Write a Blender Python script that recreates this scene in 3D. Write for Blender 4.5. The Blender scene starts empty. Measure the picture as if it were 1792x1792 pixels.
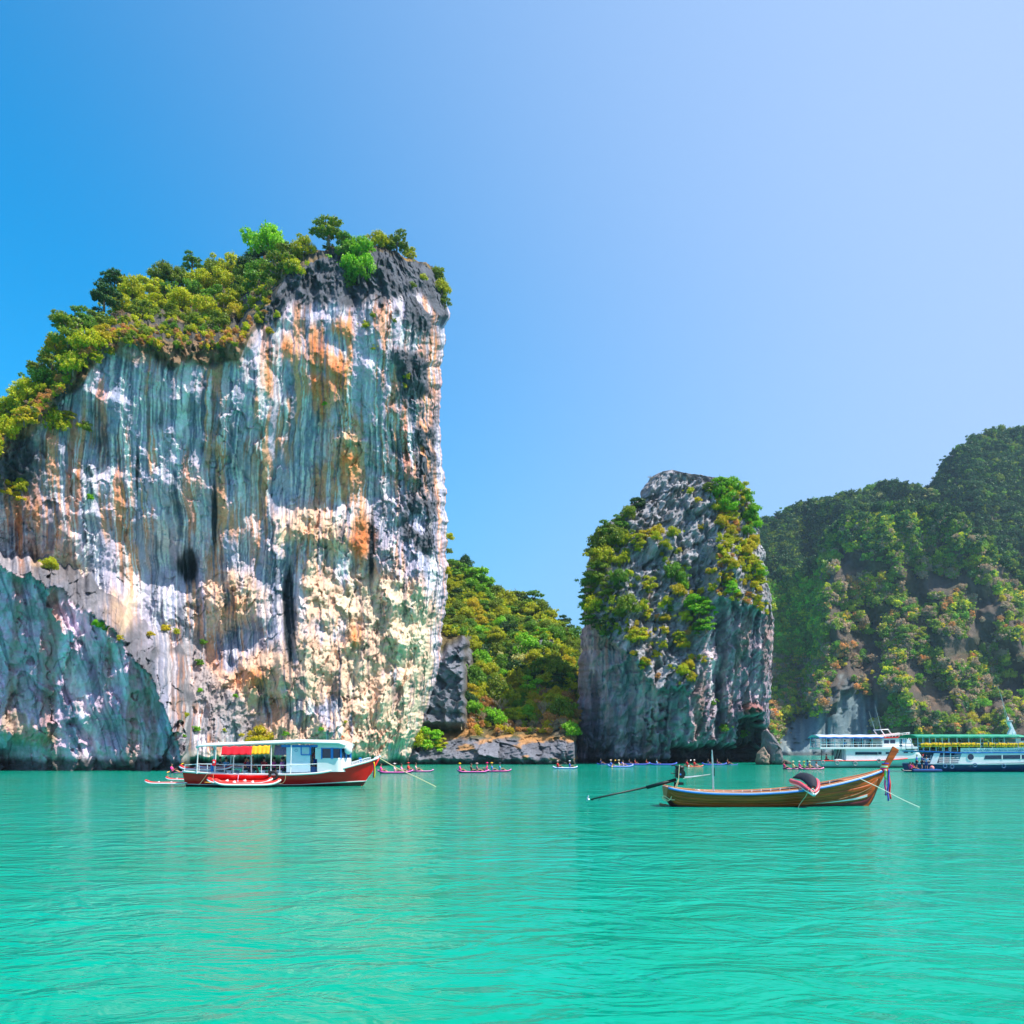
import bpy, bmesh, math, random
import numpy as np
from mathutils import Vector, Matrix, Euler
R = math.radians
random.seed(7)
rng = np.random.default_rng(11)
C = bpy.context.scene.collection
sc = bpy.context.scene

# ---------------------------------------------------------------- camera, sky, sun, exposure
F = 1434.0; HOR = 1314.0; CAMH = 2.5
cam_d = bpy.data.cameras.new('camera'); cam = bpy.data.objects.new('camera', cam_d); C.objects.link(cam)
cam.location = (0, 0, CAMH); cam.rotation_euler = (R(90), 0, 0)
cam_d.sensor_width = 36; cam_d.lens = 36 * F / 1792; cam_d.shift_y = (HOR - 896) / 1792
cam_d.clip_end = 9000; cam_d.clip_start = 0.1
sc.camera = cam
SUN_AZ, SUN_EL = R(111), R(57)          # clockwise from the view direction (+Y)
world = bpy.data.worlds.new('World'); sc.world = world; world.use_nodes = True
wn = world.node_tree; wn.nodes.clear()
sky = wn.nodes.new('ShaderNodeTexSky'); sky.sky_type = 'NISHITA'; sky.sun_disc = False
sky.sun_elevation = SUN_EL; sky.sun_rotation = SUN_AZ
sky.air_density = 1.0; sky.dust_density = 0.9; sky.ozone_density = 2.6
hsv = wn.nodes.new('ShaderNodeHueSaturation'); hsv.inputs['Saturation'].default_value = 2.35; hsv.inputs['Hue'].default_value = 0.487; hsv.inputs['Value'].default_value = 0.80
bg = wn.nodes.new('ShaderNodeBackground'); bg.inputs[1].default_value = 0.145
wo = wn.nodes.new('ShaderNodeOutputWorld')
wn.links.new(sky.outputs[0], hsv.inputs['Color']); geo = wn.nodes.new('ShaderNodeTexCoord'); dot = wn.nodes.new('ShaderNodeVectorMath'); dot.operation = 'DOT_PRODUCT'
dot.inputs[1].default_value = (.87, -.10, .46)
glow = wn.nodes.new('ShaderNodeMapRange'); glow.interpolation_type = 'SMOOTHSTEP'       # milky glow mixed into the sky colour, centred lower than the sun
for k_, v_ in (('From Min', -.28), ('From Max', .68), ('To Min', 0.), ('To Max', .9)): glow.inputs[k_].default_value = v_
gmix = wn.nodes.new('ShaderNodeMix'); gmix.data_type = 'RGBA'; gmix.inputs[7].default_value = (1.55, 2.05, 3.1, 1)
wn.links.new(geo.outputs['Generated'], dot.inputs[0]); wn.links.new(dot.outputs['Value'], glow.inputs[0]); wn.links.new(glow.outputs[0], gmix.inputs[0])
sp = wn.nodes.new('ShaderNodeSeparateXYZ'); wn.links.new(geo.outputs['Generated'], sp.inputs[0])
def wmr(src, a, b, c, d):
    n_ = wn.nodes.new('ShaderNodeMapRange'); n_.interpolation_type = 'SMOOTHSTEP'; wn.links.new(src, n_.inputs[0])
    for k_, v_ in zip(('From Min', 'From Max', 'To Min', 'To Max'), (a, b, c, d)): n_.inputs[k_].default_value = v_
    return n_.outputs[0]
hzm = wn.nodes.new('ShaderNodeMath'); hzm.operation = 'MULTIPLY'          # pale haze low over the sea, fading away from the sun's side
wn.links.new(wmr(sp.outputs[2], .02, .50, .85, 0.), hzm.inputs[0]); wn.links.new(wmr(sp.outputs[0], -.65, .10, 0., 1.), hzm.inputs[1])
hmix = wn.nodes.new('ShaderNodeMix'); hmix.data_type = 'RGBA'; hmix.inputs[7].default_value = (.95, 1.8, 2.9, 1)
wn.links.new(hzm.outputs[0], hmix.inputs[0]); wn.links.new(hsv.outputs[0], hmix.inputs[6]); wn.links.new(hmix.outputs[2], gmix.inputs[6]); wn.links.new(gmix.outputs[2], bg.inputs[0]); wn.links.new(bg.outputs[0], wo.inputs[0])
sd = bpy.data.lights.new('sun', 'SUN'); sd.energy = 3.2; sd.angle = R(0.5); sd.color = (1, 0.94, 0.84)
sun = bpy.data.objects.new('sun', sd); C.objects.link(sun)
sdir = Vector((math.sin(SUN_AZ) * math.cos(SUN_EL), math.cos(SUN_AZ) * math.cos(SUN_EL), math.sin(SUN_EL)))
sun.rotation_euler = sdir.to_track_quat('Z', 'Y').to_euler(); sun.location = (60, 0, 80)
vs = sc.view_settings; vs.view_transform = 'Standard'; vs.look = 'None'; vs.gamma = 1; vs.use_curve_mapping = False
vs.exposure = 1.2

# ---------------------------------------------------------------- helpers
def lin(r, g, b):
    f = lambda c: (c / 255 / 12.92) if c / 255 <= .04045 else ((c / 255 + .055) / 1.055) ** 2.4
    return (f(r), f(g), f(b))
def P(px, py, D):
    return np.array([(px - 896) / F * D, D, CAMH + (HOR - py) / F * D])
def PA(px, py, D):
    px, py, D = np.broadcast_arrays(px, py, D)
    return np.stack([(px - 896) / F * D, D, CAMH + (HOR - py) / F * D], -1)
def Dw(py): return CAMH * F / (py - HOR)      # depth of a water point seen at row py
def sst(a, b, x):
    t = np.clip((x - a) / (b - a), 0, 1); return t * t * (3 - 2 * t)
def cr(xs, ys, x):
    xs = np.asarray(xs, float); ys = np.asarray(ys, float); x = np.asarray(x, float)
    d = np.diff(ys) / np.diff(xs); m = np.empty_like(ys); m[0] = d[0]; m[-1] = d[-1]
    for i in range(1, len(ys) - 1):
        m[i] = 0 if d[i-1] * d[i] <= 0 else 2 * d[i-1] * d[i] / (d[i-1] + d[i])
    i = np.clip(np.searchsorted(xs, x) - 1, 0, len(xs) - 2); h = xs[i+1] - xs[i]; t = np.clip((x - xs[i]) / h, 0, 1)
    return (2*t**3-3*t**2+1)*ys[i] + (t**3-2*t**2+t)*h*m[i] + (-2*t**3+3*t**2)*ys[i+1] + (t**3-t**2)*h*m[i+1]
def poly(xs, ys, x): return np.interp(x, xs, ys)

_perm = rng.permutation(256); _perm = np.concatenate([_perm, _perm, _perm])
_g = rng.normal(size=(256, 3)); _g /= np.linalg.norm(_g, axis=1)[:, None]; _g = _g.astype(np.float32)
def pn(x, y, z):
    x, y, z = np.broadcast_arrays(np.float32(x), np.float32(y), np.float32(z))
    xi = np.floor(x).astype(np.int32); yi = np.floor(y).astype(np.int32); zi = np.floor(z).astype(np.int32)
    xf = x - xi; yf = y - yi; zf = z - zi; xi &= 255; yi &= 255; zi &= 255
    u = xf*xf*xf*(xf*(xf*6-15)+10); v = yf*yf*yf*(yf*(yf*6-15)+10); w = zf*zf*zf*(zf*(zf*6-15)+10)
    def c(i, j, k):
        h = _perm[_perm[_perm[xi+i] + yi+j] + zi+k]; g = _g[h]
        return g[..., 0]*(xf-i) + g[..., 1]*(yf-j) + g[..., 2]*(zf-k)
    a = c(0,0,0)*(1-u)+c(1,0,0)*u; b = c(0,1,0)*(1-u)+c(1,1,0)*u
    d = c(0,0,1)*(1-u)+c(1,0,1)*u; e = c(0,1,1)*(1-u)+c(1,1,1)*u
    return ((a*(1-v)+b*v)*(1-w) + (d*(1-v)+e*v)*w) * 1.6
def fbm(x, y, z, o=4, g=.5):
    s = 0; a = 1; f = 1; n = 0
    for i in range(o):
        s = s + a * pn(x*f + 17.3*i, y*f + 5.1*i, z*f + 9.7*i); n += a; a *= g; f *= 2.03
    return s / n * 1.4
_cr = rng.random((1024, 5)).astype(np.float32)
def facet(x, y, seed=0, tilt=1.0):
    """broken rock faces: every cell of the plane is its own tilted facet"""
    x, y = np.broadcast_arrays(np.float32(x), np.float32(y)); xi = np.floor(x).astype(np.int32); yi = np.floor(y).astype(np.int32)
    best = np.full(x.shape, 9., np.float32); sec = best.copy(); h = np.zeros(x.shape, np.float32); v = h.copy()
    for i in (-1, 0, 1):
        for j in (-1, 0, 1):
            k = (_perm[(_perm[(xi+i+seed*13) & 255] + yi + j) & 255]*4 + ((xi+i)*3 + (yi+j)*7 + seed) % 4) & 1023; r = _cr[k]
            dx = x - xi - i - r[..., 0]; dy = y - yi - j - r[..., 1]; d = dx*dx + dy*dy
            nb = d < best; sec = np.where(nb, best, np.minimum(sec, d)); best = np.where(nb, d, best)
            h = np.where(nb, (r[..., 2]-.5) + tilt*((r[..., 3]-.5)*2*dx + (r[..., 4]-.5)*2*dy), h); v = np.where(nb, r[..., 2], v)
    return h, np.sqrt(sec) - np.sqrt(best), v
def ridged(x, y, z, o=4, g=.5):
    s = 0; a = 1; f = 1; n = 0
    for i in range(o):
        s = s + a * (1 - 2*np.abs(pn(x*f + 31.3*i, y*f + 7.1*i, z*f + 3.7*i))); n += a; a *= g; f *= 2.03
    return s / n

# ---- materials
def newmat(name):
    m = bpy.data.materials.new(name); m.use_nodes = True; nt = m.node_tree
    return m, nt, nt.nodes['Principled BSDF'], nt.nodes['Material Output']
def N(nt, t, **kw):
    n = nt.nodes.new(t)
    for k, v in kw.items(): setattr(n, k, v)
    return n
_mats = {}
def mat(name, col, rough=.5, metal=0, var=.12, scale=3.0, bump=0.0, spec=.5, objcol=False, stretch=(1,1,1)):
    if name in _mats: return _mats[name]
    m, nt, b, o = newmat(name); L = nt.links.new
    tc = N(nt, 'ShaderNodeTexCoord'); mp = N(nt, 'ShaderNodeMapping'); mp.inputs['Scale'].default_value = stretch
    L(tc.outputs['Object'], mp.inputs[0])
    n = N(nt, 'ShaderNodeTexNoise'); n.inputs['Scale'].default_value = scale; n.inputs['Detail'].default_value = 6
    L(mp.outputs[0], n.inputs['Vector'])
    mr = N(nt, 'ShaderNodeMapRange'); mr.inputs['From Min'].default_value = .3; mr.inputs['From Max'].default_value = .7
    mr.inputs['To Min'].default_value = 1 - var; mr.inputs['To Max'].default_value = 1 + var * .6
    L(n.outputs[0], mr.inputs[0])
    mx = N(nt, 'ShaderNodeMix', data_type='RGBA', blend_type='MULTIPLY'); mx.inputs[0].default_value = 1
    mx.inputs[6].default_value = (*col, 1)
    if objcol:
        oi = N(nt, 'ShaderNodeObjectInfo'); L(oi.outputs['Color'], mx.inputs[6])
    L(mr.outputs[0], mx.inputs[7]); L(mx.outputs[2], b.inputs['Base Color'])
    b.inputs['Roughness'].default_value = rough; b.inputs['Metallic'].default_value = metal; b.inputs['Specular IOR Level'].default_value = spec
    if bump:
        bp = N(nt, 'ShaderNodeBump'); bp.inputs['Strength'].default_value = bump; bp.inputs['Distance'].default_value = .02
        L(n.outputs[0], bp.inputs['Height']); L(bp.outputs[0], b.inputs['Normal'])
    _mats[name] = m; return m

def rock_mat(name, vstretch, bump, grain):
    m, nt, b, o = newmat(name); L = nt.links.new
    at = N(nt, 'ShaderNodeAttribute', attribute_name='col')
    tc = N(nt, 'ShaderNodeTexCoord')
    mp = N(nt, 'ShaderNodeMapping'); mp.inputs['Scale'].default_value = (1, 1, vstretch); L(tc.outputs['Object'], mp.inputs[0])
    n1 = N(nt, 'ShaderNodeTexNoise'); n1.inputs['Scale'].default_value = grain; n1.inputs['Detail'].default_value = 8; n1.inputs['Roughness'].default_value = .65
    L(mp.outputs[0], n1.inputs['Vector'])
    n2 = N(nt, 'ShaderNodeTexNoise'); n2.inputs['Scale'].default_value = grain * 3.2; n2.inputs['Detail'].default_value = 8; n2.inputs['Roughness'].default_value = .78
    L(tc.outputs['Object'], n2.inputs['Vector'])
    ad = N(nt, 'ShaderNodeMath', operation='ADD'); L(n1.outputs[0], ad.inputs[0]); L(n2.outputs[0], ad.inputs[1])
    mr = N(nt, 'ShaderNodeMapRange'); mr.inputs['From Min'].default_value = .7; mr.inputs['From Max'].default_value = 1.3
    mr.inputs['To Min'].default_value = .64; mr.inputs['To Max'].default_value = 1.26; L(ad.outputs[0], mr.inputs[0])
    mx = N(nt, 'ShaderNodeMix', data_type='RGBA', blend_type='MULTIPLY'); mx.inputs[0].default_value = 1
    L(at.outputs['Color'], mx.inputs[6]); L(mr.outputs[0], mx.inputs[7]); L(mx.outputs[2], b.inputs['Base Color'])
    b.inputs['Roughness'].default_value = .85; b.inputs['Specular IOR Level'].default_value = .25
    bp = N(nt, 'ShaderNodeBump'); bp.inputs['Strength'].default_value = 1.0; bp.inputs['Distance'].default_value = bump
    L(ad.outputs[0], bp.inputs['Height']); L(bp.outputs[0], b.inputs['Normal'])
    return m

def leaf_mat(name, mode):
    m, nt, b, o = newmat(name); L = nt.links.new; nt.nodes.remove(b)
    if mode == 'obj':
        src = N(nt, 'ShaderNodeObjectInfo').outputs['Color']
    else:
        src = N(nt, 'ShaderNodeAttribute', attribute_name='tint', attribute_type='INSTANCER').outputs['Color']
    at = N(nt, 'ShaderNodeAttribute', attribute_name='leaf')
    mx = N(nt, 'ShaderNodeMix', data_type='RGBA', blend_type='MULTIPLY'); mx.inputs[0].default_value = 1
    L(src, mx.inputs[6]); L(at.outputs['Color'], mx.inputs[7])
    d = N(nt, 'ShaderNodeBsdfDiffuse'); t = N(nt, 'ShaderNodeBsdfTranslucent'); g = N(nt, 'ShaderNodeBsdfGlossy'); g.inputs['Roughness'].default_value = .45
    L(mx.outputs[2], d.inputs[0]); L(mx.outputs[2], t.inputs[0])
    m1 = N(nt, 'ShaderNodeMixShader'); m1.inputs[0].default_value = .38; L(d.outputs[0], m1.inputs[1]); L(t.outputs[0], m1.inputs[2])
    m2 = N(nt, 'ShaderNodeMixShader'); m2.inputs[0].default_value = .025; L(m1.outputs[0], m2.inputs[1]); L(g.outputs[0], m2.inputs[2])
    L(m2.outputs[0], o.inputs[0]); return m

# ---- meshes
def link(name, me, parent=None):
    o = bpy.data.objects.new(name, me); C.objects.link(o)
    if parent is not None: o.parent = parent
    return o
def tag(o, label=None, cat=None, group=None, kind=None):
    if label: o['label'] = label
    if cat: o['category'] = cat
    if group: o['group'] = group
    if kind: o['kind'] = kind
    return o
def thing(name, label, cat, loc=(0,0,0), rz=0, group=None):
    o = bpy.data.objects.new(name, None); C.objects.link(o); o.location = loc; o.rotation_euler = (0, 0, rz); o.empty_display_size = .3
    return tag(o, label, cat, group)
def kids(o): return [c for c in o.children]
def copy_tree(o, parent=None):
    c = o.copy(); C.objects.link(c); c.parent = parent
    for ch in list(o.children): copy_tree(ch, c)
    return c

class MB:
    def __init__(s): s.v = []; s.f = []
    def add(s, vs, fs):
        o = len(s.v); s.v += [tuple(float(q) for q in v) for v in vs]; s.f += [tuple(i + o for i in f) for f in fs]; return s
    def box(s, c, d, rot=None):
        x, y, z = d[0]/2, d[1]/2, d[2]/2
        vs = [Vector((i*x, j*y, k*z)) for k in (-1,1) for j in (-1,1) for i in (-1,1)]
        if rot: 
            M = Euler(rot).to_matrix(); vs = [M @ v for v in vs]
        vs = [v + Vector(c) for v in vs]
        return s.add(vs, [(0,2,3,1),(4,5,7,6),(0,1,5,4),(2,6,7,3),(0,4,6,2),(1,3,7,5)])
    def prism(s, pts, y0, y1):                       # outline in x,z given a thickness from y0 to y1
        n = len(pts); vs = [(p[0], y0, p[1]) for p in pts] + [(p[0], y1, p[1]) for p in pts]
        fs = [tuple(range(n)), tuple(range(2*n-1, n-1, -1))] + [(i, (i+1) % n, n+(i+1) % n, n+i) for i in range(n)]
        return s.add(vs, fs)
    def plate(s, pts, z0, z1):                       # outline in x,y
        n = len(pts); vs = [(p[0], p[1], z0) for p in pts] + [(p[0], p[1], z1) for p in pts]
        fs = [tuple(range(n)), tuple(range(2*n-1, n-1, -1))] + [(i, (i+1) % n, n+(i+1) % n, n+i) for i in range(n)]
        return s.add(vs, fs)
    def tube(s, pts, r, n=8, closed=False, flat=1.0):
        pts = [Vector(p) for p in pts]; m = len(pts); rr = r if hasattr(r, '__len__') else [r]*m
        vs = []; up0 = None
        for i, p in enumerate(pts):
            a = pts[(i-1) % m] if (i > 0 or closed) else p; b = pts[(i+1) % m] if (i < m-1 or closed) else p
            t = (b - a).normalized() if (b-a).length > 1e-9 else Vector((0,0,1))
            if up0 is None:
                up0 = Vector((0,0,1)) if abs(t.z) < .9 else Vector((1,0,0))
            sx = t.cross(up0); sx = sx.normalized() if sx.length > 1e-6 else Vector((1,0,0)); u = sx.cross(t).normalized(); up0 = u
            for k in range(n):
                q = 2*math.pi*k/n; vs.append(p + sx*math.cos(q)*rr[i] + u*math.sin(q)*rr[i]*flat)
        fs = []
        for i in range(m if closed else m-1):
            j = (i+1) % m
            for k in range(n): fs.append((i*n+k, i*n+(k+1) % n, j*n+(k+1) % n, j*n+k))
        if not closed: fs += [tuple(range(n-1, -1, -1)), tuple((m-1)*n+k for k in range(n))]
        return s.add(vs, fs)
    def ball(s, c, r, n=10, m=7):
        rx, ry, rz = r if hasattr(r, '__len__') else (r, r, r)
        vs = [(c[0], c[1], c[2]-rz)]; fs = []
        for i in range(1, m):
            a = math.pi*i/m - math.pi/2
            for k in range(n):
                q = 2*math.pi*k/n; vs.append((c[0]+rx*math.cos(a)*math.cos(q), c[1]+ry*math.cos(a)*math.sin(q), c[2]+rz*math.sin(a)))
        vs.append((c[0], c[1], c[2]+rz))
        for k in range(n): fs.append((0, 1+(k+1) % n, 1+k)); fs.append((len(vs)-1, 1+(m-2)*n+k, 1+(m-2)*n+(k+1) % n))
        for i in range(m-2):
            for k in range(n): a = 1+i*n; fs.append((a+k, a+(k+1) % n, a+n+(k+1) % n, a+n+k))
        return s.add(vs, fs)
    def ring(s, c, r, tr, axis='y', n=20, m=8):
        pts = []
        for i in range(n):
            q = 2*math.pi*i/n; a, b = r*math.cos(q), r*math.sin(q)
            pts.append((c[0]+a, c[1], c[2]+b) if axis == 'y' else ((c[0], c[1]+a, c[2]+b) if axis == 'x' else (c[0]+a, c[1]+b, c[2])))
        vs = []; fs = []
        for i, p in enumerate(pts):
            q = 2*math.pi*i/n; rad = Vector(p) - Vector(c); rad.normalize(); ax = Vector((0,1,0)) if axis == 'y' else (Vector((1,0,0)) if axis == 'x' else Vector((0,0,1)))
            for k in range(m):
                w = 2*math.pi*k/m; vs.append(Vector(p) + rad*math.cos(w)*tr + ax*math.sin(w)*tr)
        for i in range(n):
            j = (i+1) % n
            for k in range(m): fs.append((i*m+k, i*m+(k+1) % m, j*m+(k+1) % m, j*m+k))
        return s.add(vs, fs)
    def grid(s, G):
        a, b = len(G), len(G[0]); vs = [p for row in G for p in row]
        return s.add(vs, [(i*b+j, i*b+j+1, (i+1)*b+j+1, (i+1)*b+j) for i in range(a-1) for j in range(b-1)])
    def mesh(s, name, m, smooth=False):
        me = bpy.data.meshes.new(name); me.from_pydata(s.v, [], s.f)
        bm = bmesh.new(); bm.from_mesh(me); bmesh.ops.recalc_face_normals(bm, faces=bm.faces); bm.to_mesh(me); bm.free()
        if smooth: me.polygons.foreach_set('use_smooth', [True]*len(me.polygons))
        if m is not None: me.materials.append(m)
        return me
    def build(s, name, m, parent=None, smooth=False, bevel=0, solid=0):
        o = link(name, s.mesh(name, m, smooth), parent)
        if solid: q = o.modifiers.new('thickness', 'SOLIDIFY'); q.thickness = solid; q.offset = 0
        if bevel: q = o.modifiers.new('bevel', 'BEVEL'); q.width = bevel; q.segments = 2; q.limit_method = 'ANGLE'
        return o

def big_grid(name, G, col, m, smooth=True):
    r, c = G.shape[:2]; me = bpy.data.meshes.new(name)
    nv = r*c; me.vertices.add(nv); me.vertices.foreach_set('co', G.reshape(-1).astype(np.float32))
    i, j = np.meshgrid(np.arange(r-1), np.arange(c-1), indexing='ij')
    q = np.stack([i*c+j, i*c+j+1, (i+1)*c+j+1, (i+1)*c+j], -1).reshape(-1, 4).astype(np.int32)
    nq = len(q); me.loops.add(nq*4); me.loops.foreach_set('vertex_index', q.reshape(-1))
    me.polygons.add(nq); me.polygons.foreach_set('loop_start', np.arange(0, nq*4, 4, dtype=np.int32))
    me.polygons.foreach_set('use_smooth', np.full(nq, smooth))
    if col is not None:
        a = me.color_attributes.new('col', 'FLOAT_COLOR', 'POINT')
        cc = np.ones((nv, 4), np.float32); cc[:, :3] = col.reshape(-1, 3); a.data.foreach_set('color', cc.reshape(-1))
    me.update(calc_edges=True); me.validate(); me.materials.append(m)
    return me
def mixc(a, b, t):
    return a*(1-t[..., None]) + np.array(b)*t[..., None]
def blob(px, py, cx, cy, rx, ry): return np.exp(-(((px-cx)/rx)**2 + ((py-cy)/ry)**2))

# ---------------------------------------------------------------- water
def water():
    m, nt, b, o = newmat('sea_water'); L = nt.links.new
    tc = N(nt, 'ShaderNodeTexCoord')
    def noise(scale, sx, sy, rot, det, dist=0):
        mp = N(nt, 'ShaderNodeMapping'); mp.inputs['Scale'].default_value = (sx, sy, 1); mp.inputs['Rotation'].default_value = (0, 0, rot)
        L(tc.outputs['Object'], mp.inputs[0]); n = N(nt, 'ShaderNodeTexNoise'); n.inputs['Scale'].default_value = scale
        n.inputs['Detail'].default_value = det; n.inputs['Distortion'].default_value = dist; n.inputs['Roughness'].default_value = .55
        L(mp.outputs[0], n.inputs['Vector']); return n.outputs[0]
    big = noise(.035, 1, 1, .2, 3, .4); mid = noise(.22, .6, 1.4, -.15, 3, .3)
    cr_ = N(nt, 'ShaderNodeValToRGB'); e = cr_.color_ramp.elements
    e[0].position = .36; e[0].color = (*WATER[0], 1); e[1].position = .64; e[1].color = (*WATER[1], 1)
    ad = N(nt, 'ShaderNodeMix', data_type='FLOAT'); ad.inputs[0].default_value = .4; L(big, ad.inputs[2]); L(mid, ad.inputs[3]); L(ad.outputs[0], cr_.inputs[0])
    L(cr_.outputs[0], b.inputs['Base Color'])
    b.inputs['Roughness'].default_value = .09; b.inputs['IOR'].default_value = 1.33; b.inputs['Specular IOR Level'].default_value = .21
    w0 = noise(.16, .8, 1.2, .35, 2, .6); w1 = noise(.75, .8, 1.2, .12, 3, .9); w2 = noise(1.9, .6, 1.3, -.3, 4, .9); w3 = noise(6.0, .7, 1.2, .3, 3, .5)
    gust = noise(.05, .7, 1.6, -.2, 2, .3); gm = N(nt, 'ShaderNodeMapRange'); gm.inputs['From Min'].default_value = .38; gm.inputs['From Max'].default_value = .62; gm.inputs['To Min'].default_value = .35; gm.inputs['To Max'].default_value = 1.25; L(gust, gm.inputs[0])
    def mul(a, k):
        x = N(nt, 'ShaderNodeMath', operation='MULTIPLY'); L(a, x.inputs[0])
        if isinstance(k, float): x.inputs[1].default_value = k
        else: L(k, x.inputs[1])
        return x.outputs[0]
    def add(a, b2):
        x = N(nt, 'ShaderNodeMath', operation='ADD'); L(a, x.inputs[0]); L(b2, x.inputs[1]); return x.outputs[0]
    h = add(mul(w0, .9), add(mul(w1, 1.0), mul(add(mul(w2, .30), mul(w3, .05)), gm.outputs[0])))
    bp = N(nt, 'ShaderNodeBump'); bp.inputs['Strength'].default_value = 1; bp.inputs['Distance'].default_value = WAVE
    L(h, bp.inputs['Height']); L(bp.outputs[0], b.inputs['Normal'])
    ys = np.concatenate([np.linspace(-160, 0, 6), np.linspace(2, 200, 60), [260, 400, 700, 1400]])
    xs = np.concatenate([[-1500, -800, -300], np.linspace(-150, 150, 61), [300, 800, 1500]])
    X, Y = np.meshgrid(xs, ys); G = np.stack([X, Y, np.zeros_like(X)], -1)
    o = link('water', big_grid('water', G, None, m)); tag(o, 'calm turquoise green sea water filling the bay', kind='structure')
WATER = ((0.0, .275, .165), (0.0, .335, .245)); WAVE = .18; HAZE = .00012
water()
# ---------------------------------------------------------------- rock islands and hills (relief in metres, real depth)
ROCK_A = rock_mat('limestone_streaked', .25, .22, .9)
ROCK_B = rock_mat('limestone_karst', .55, .35, 1.1)
ROCK_C = rock_mat('hill_ground', 1.0, .5, .5)

def skin_back(G, shifts):
    """extend a front sheet G[rows, cols, 3] past its last column by world shifts (the rock's flank and back)"""
    last = G[:, -1:, :]; return np.concatenate([G] + [last + np.array(s)[None, None, :] for s in shifts], 1)

# ---- tall cliff on the left
CL_EDGE = ([-700,-260,0,60,110,160,200,300,420,440,480,500,560,590,640,700,740,800],
           [1000,860,760,722,672,602,586,600,598,562,522,484,452,444,442,440,454,474])
CL_CREST = ([-700,-260,0,60,120,180,230,300,380,450,500,560,600,700,740,800],
            [900,800,724,682,628,560,530,505,486,460,454,438,432,434,452,472])
CL_RIGHT = ([430,455,500,550,600,650,700,760,820,880,950,1000,1060,1100,1150,1180,1230,1280,1320,1340,1380],
            [736,748,770,787,778,772,769,771,776,781,782,785,780,775,770,767,752,738,723,718,714])
CL_C = ([-700,-100,0,60,150,210,270,310,325,331,340], [930,955,985,1010,1060,1110,1200,1290,1352,1500,2400])
CL_L = ([-700,-100,0,60,150,250,320,345,352,358,365], [890,930,960,974,1000,1085,1125,1210,1350,1600,2300])
def cliff_px(px0, py):
    wr = sst(560, 780, px0)
    nz = pn(py/31, px0/60, 1.1)*6 + pn(py/13, px0/14, 4.1)*3 + pn(py/5, px0/6, 2.1)*1.6
    return px0 + (poly(*CL_RIGHT, py) - 780 + nz) * wr
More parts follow.
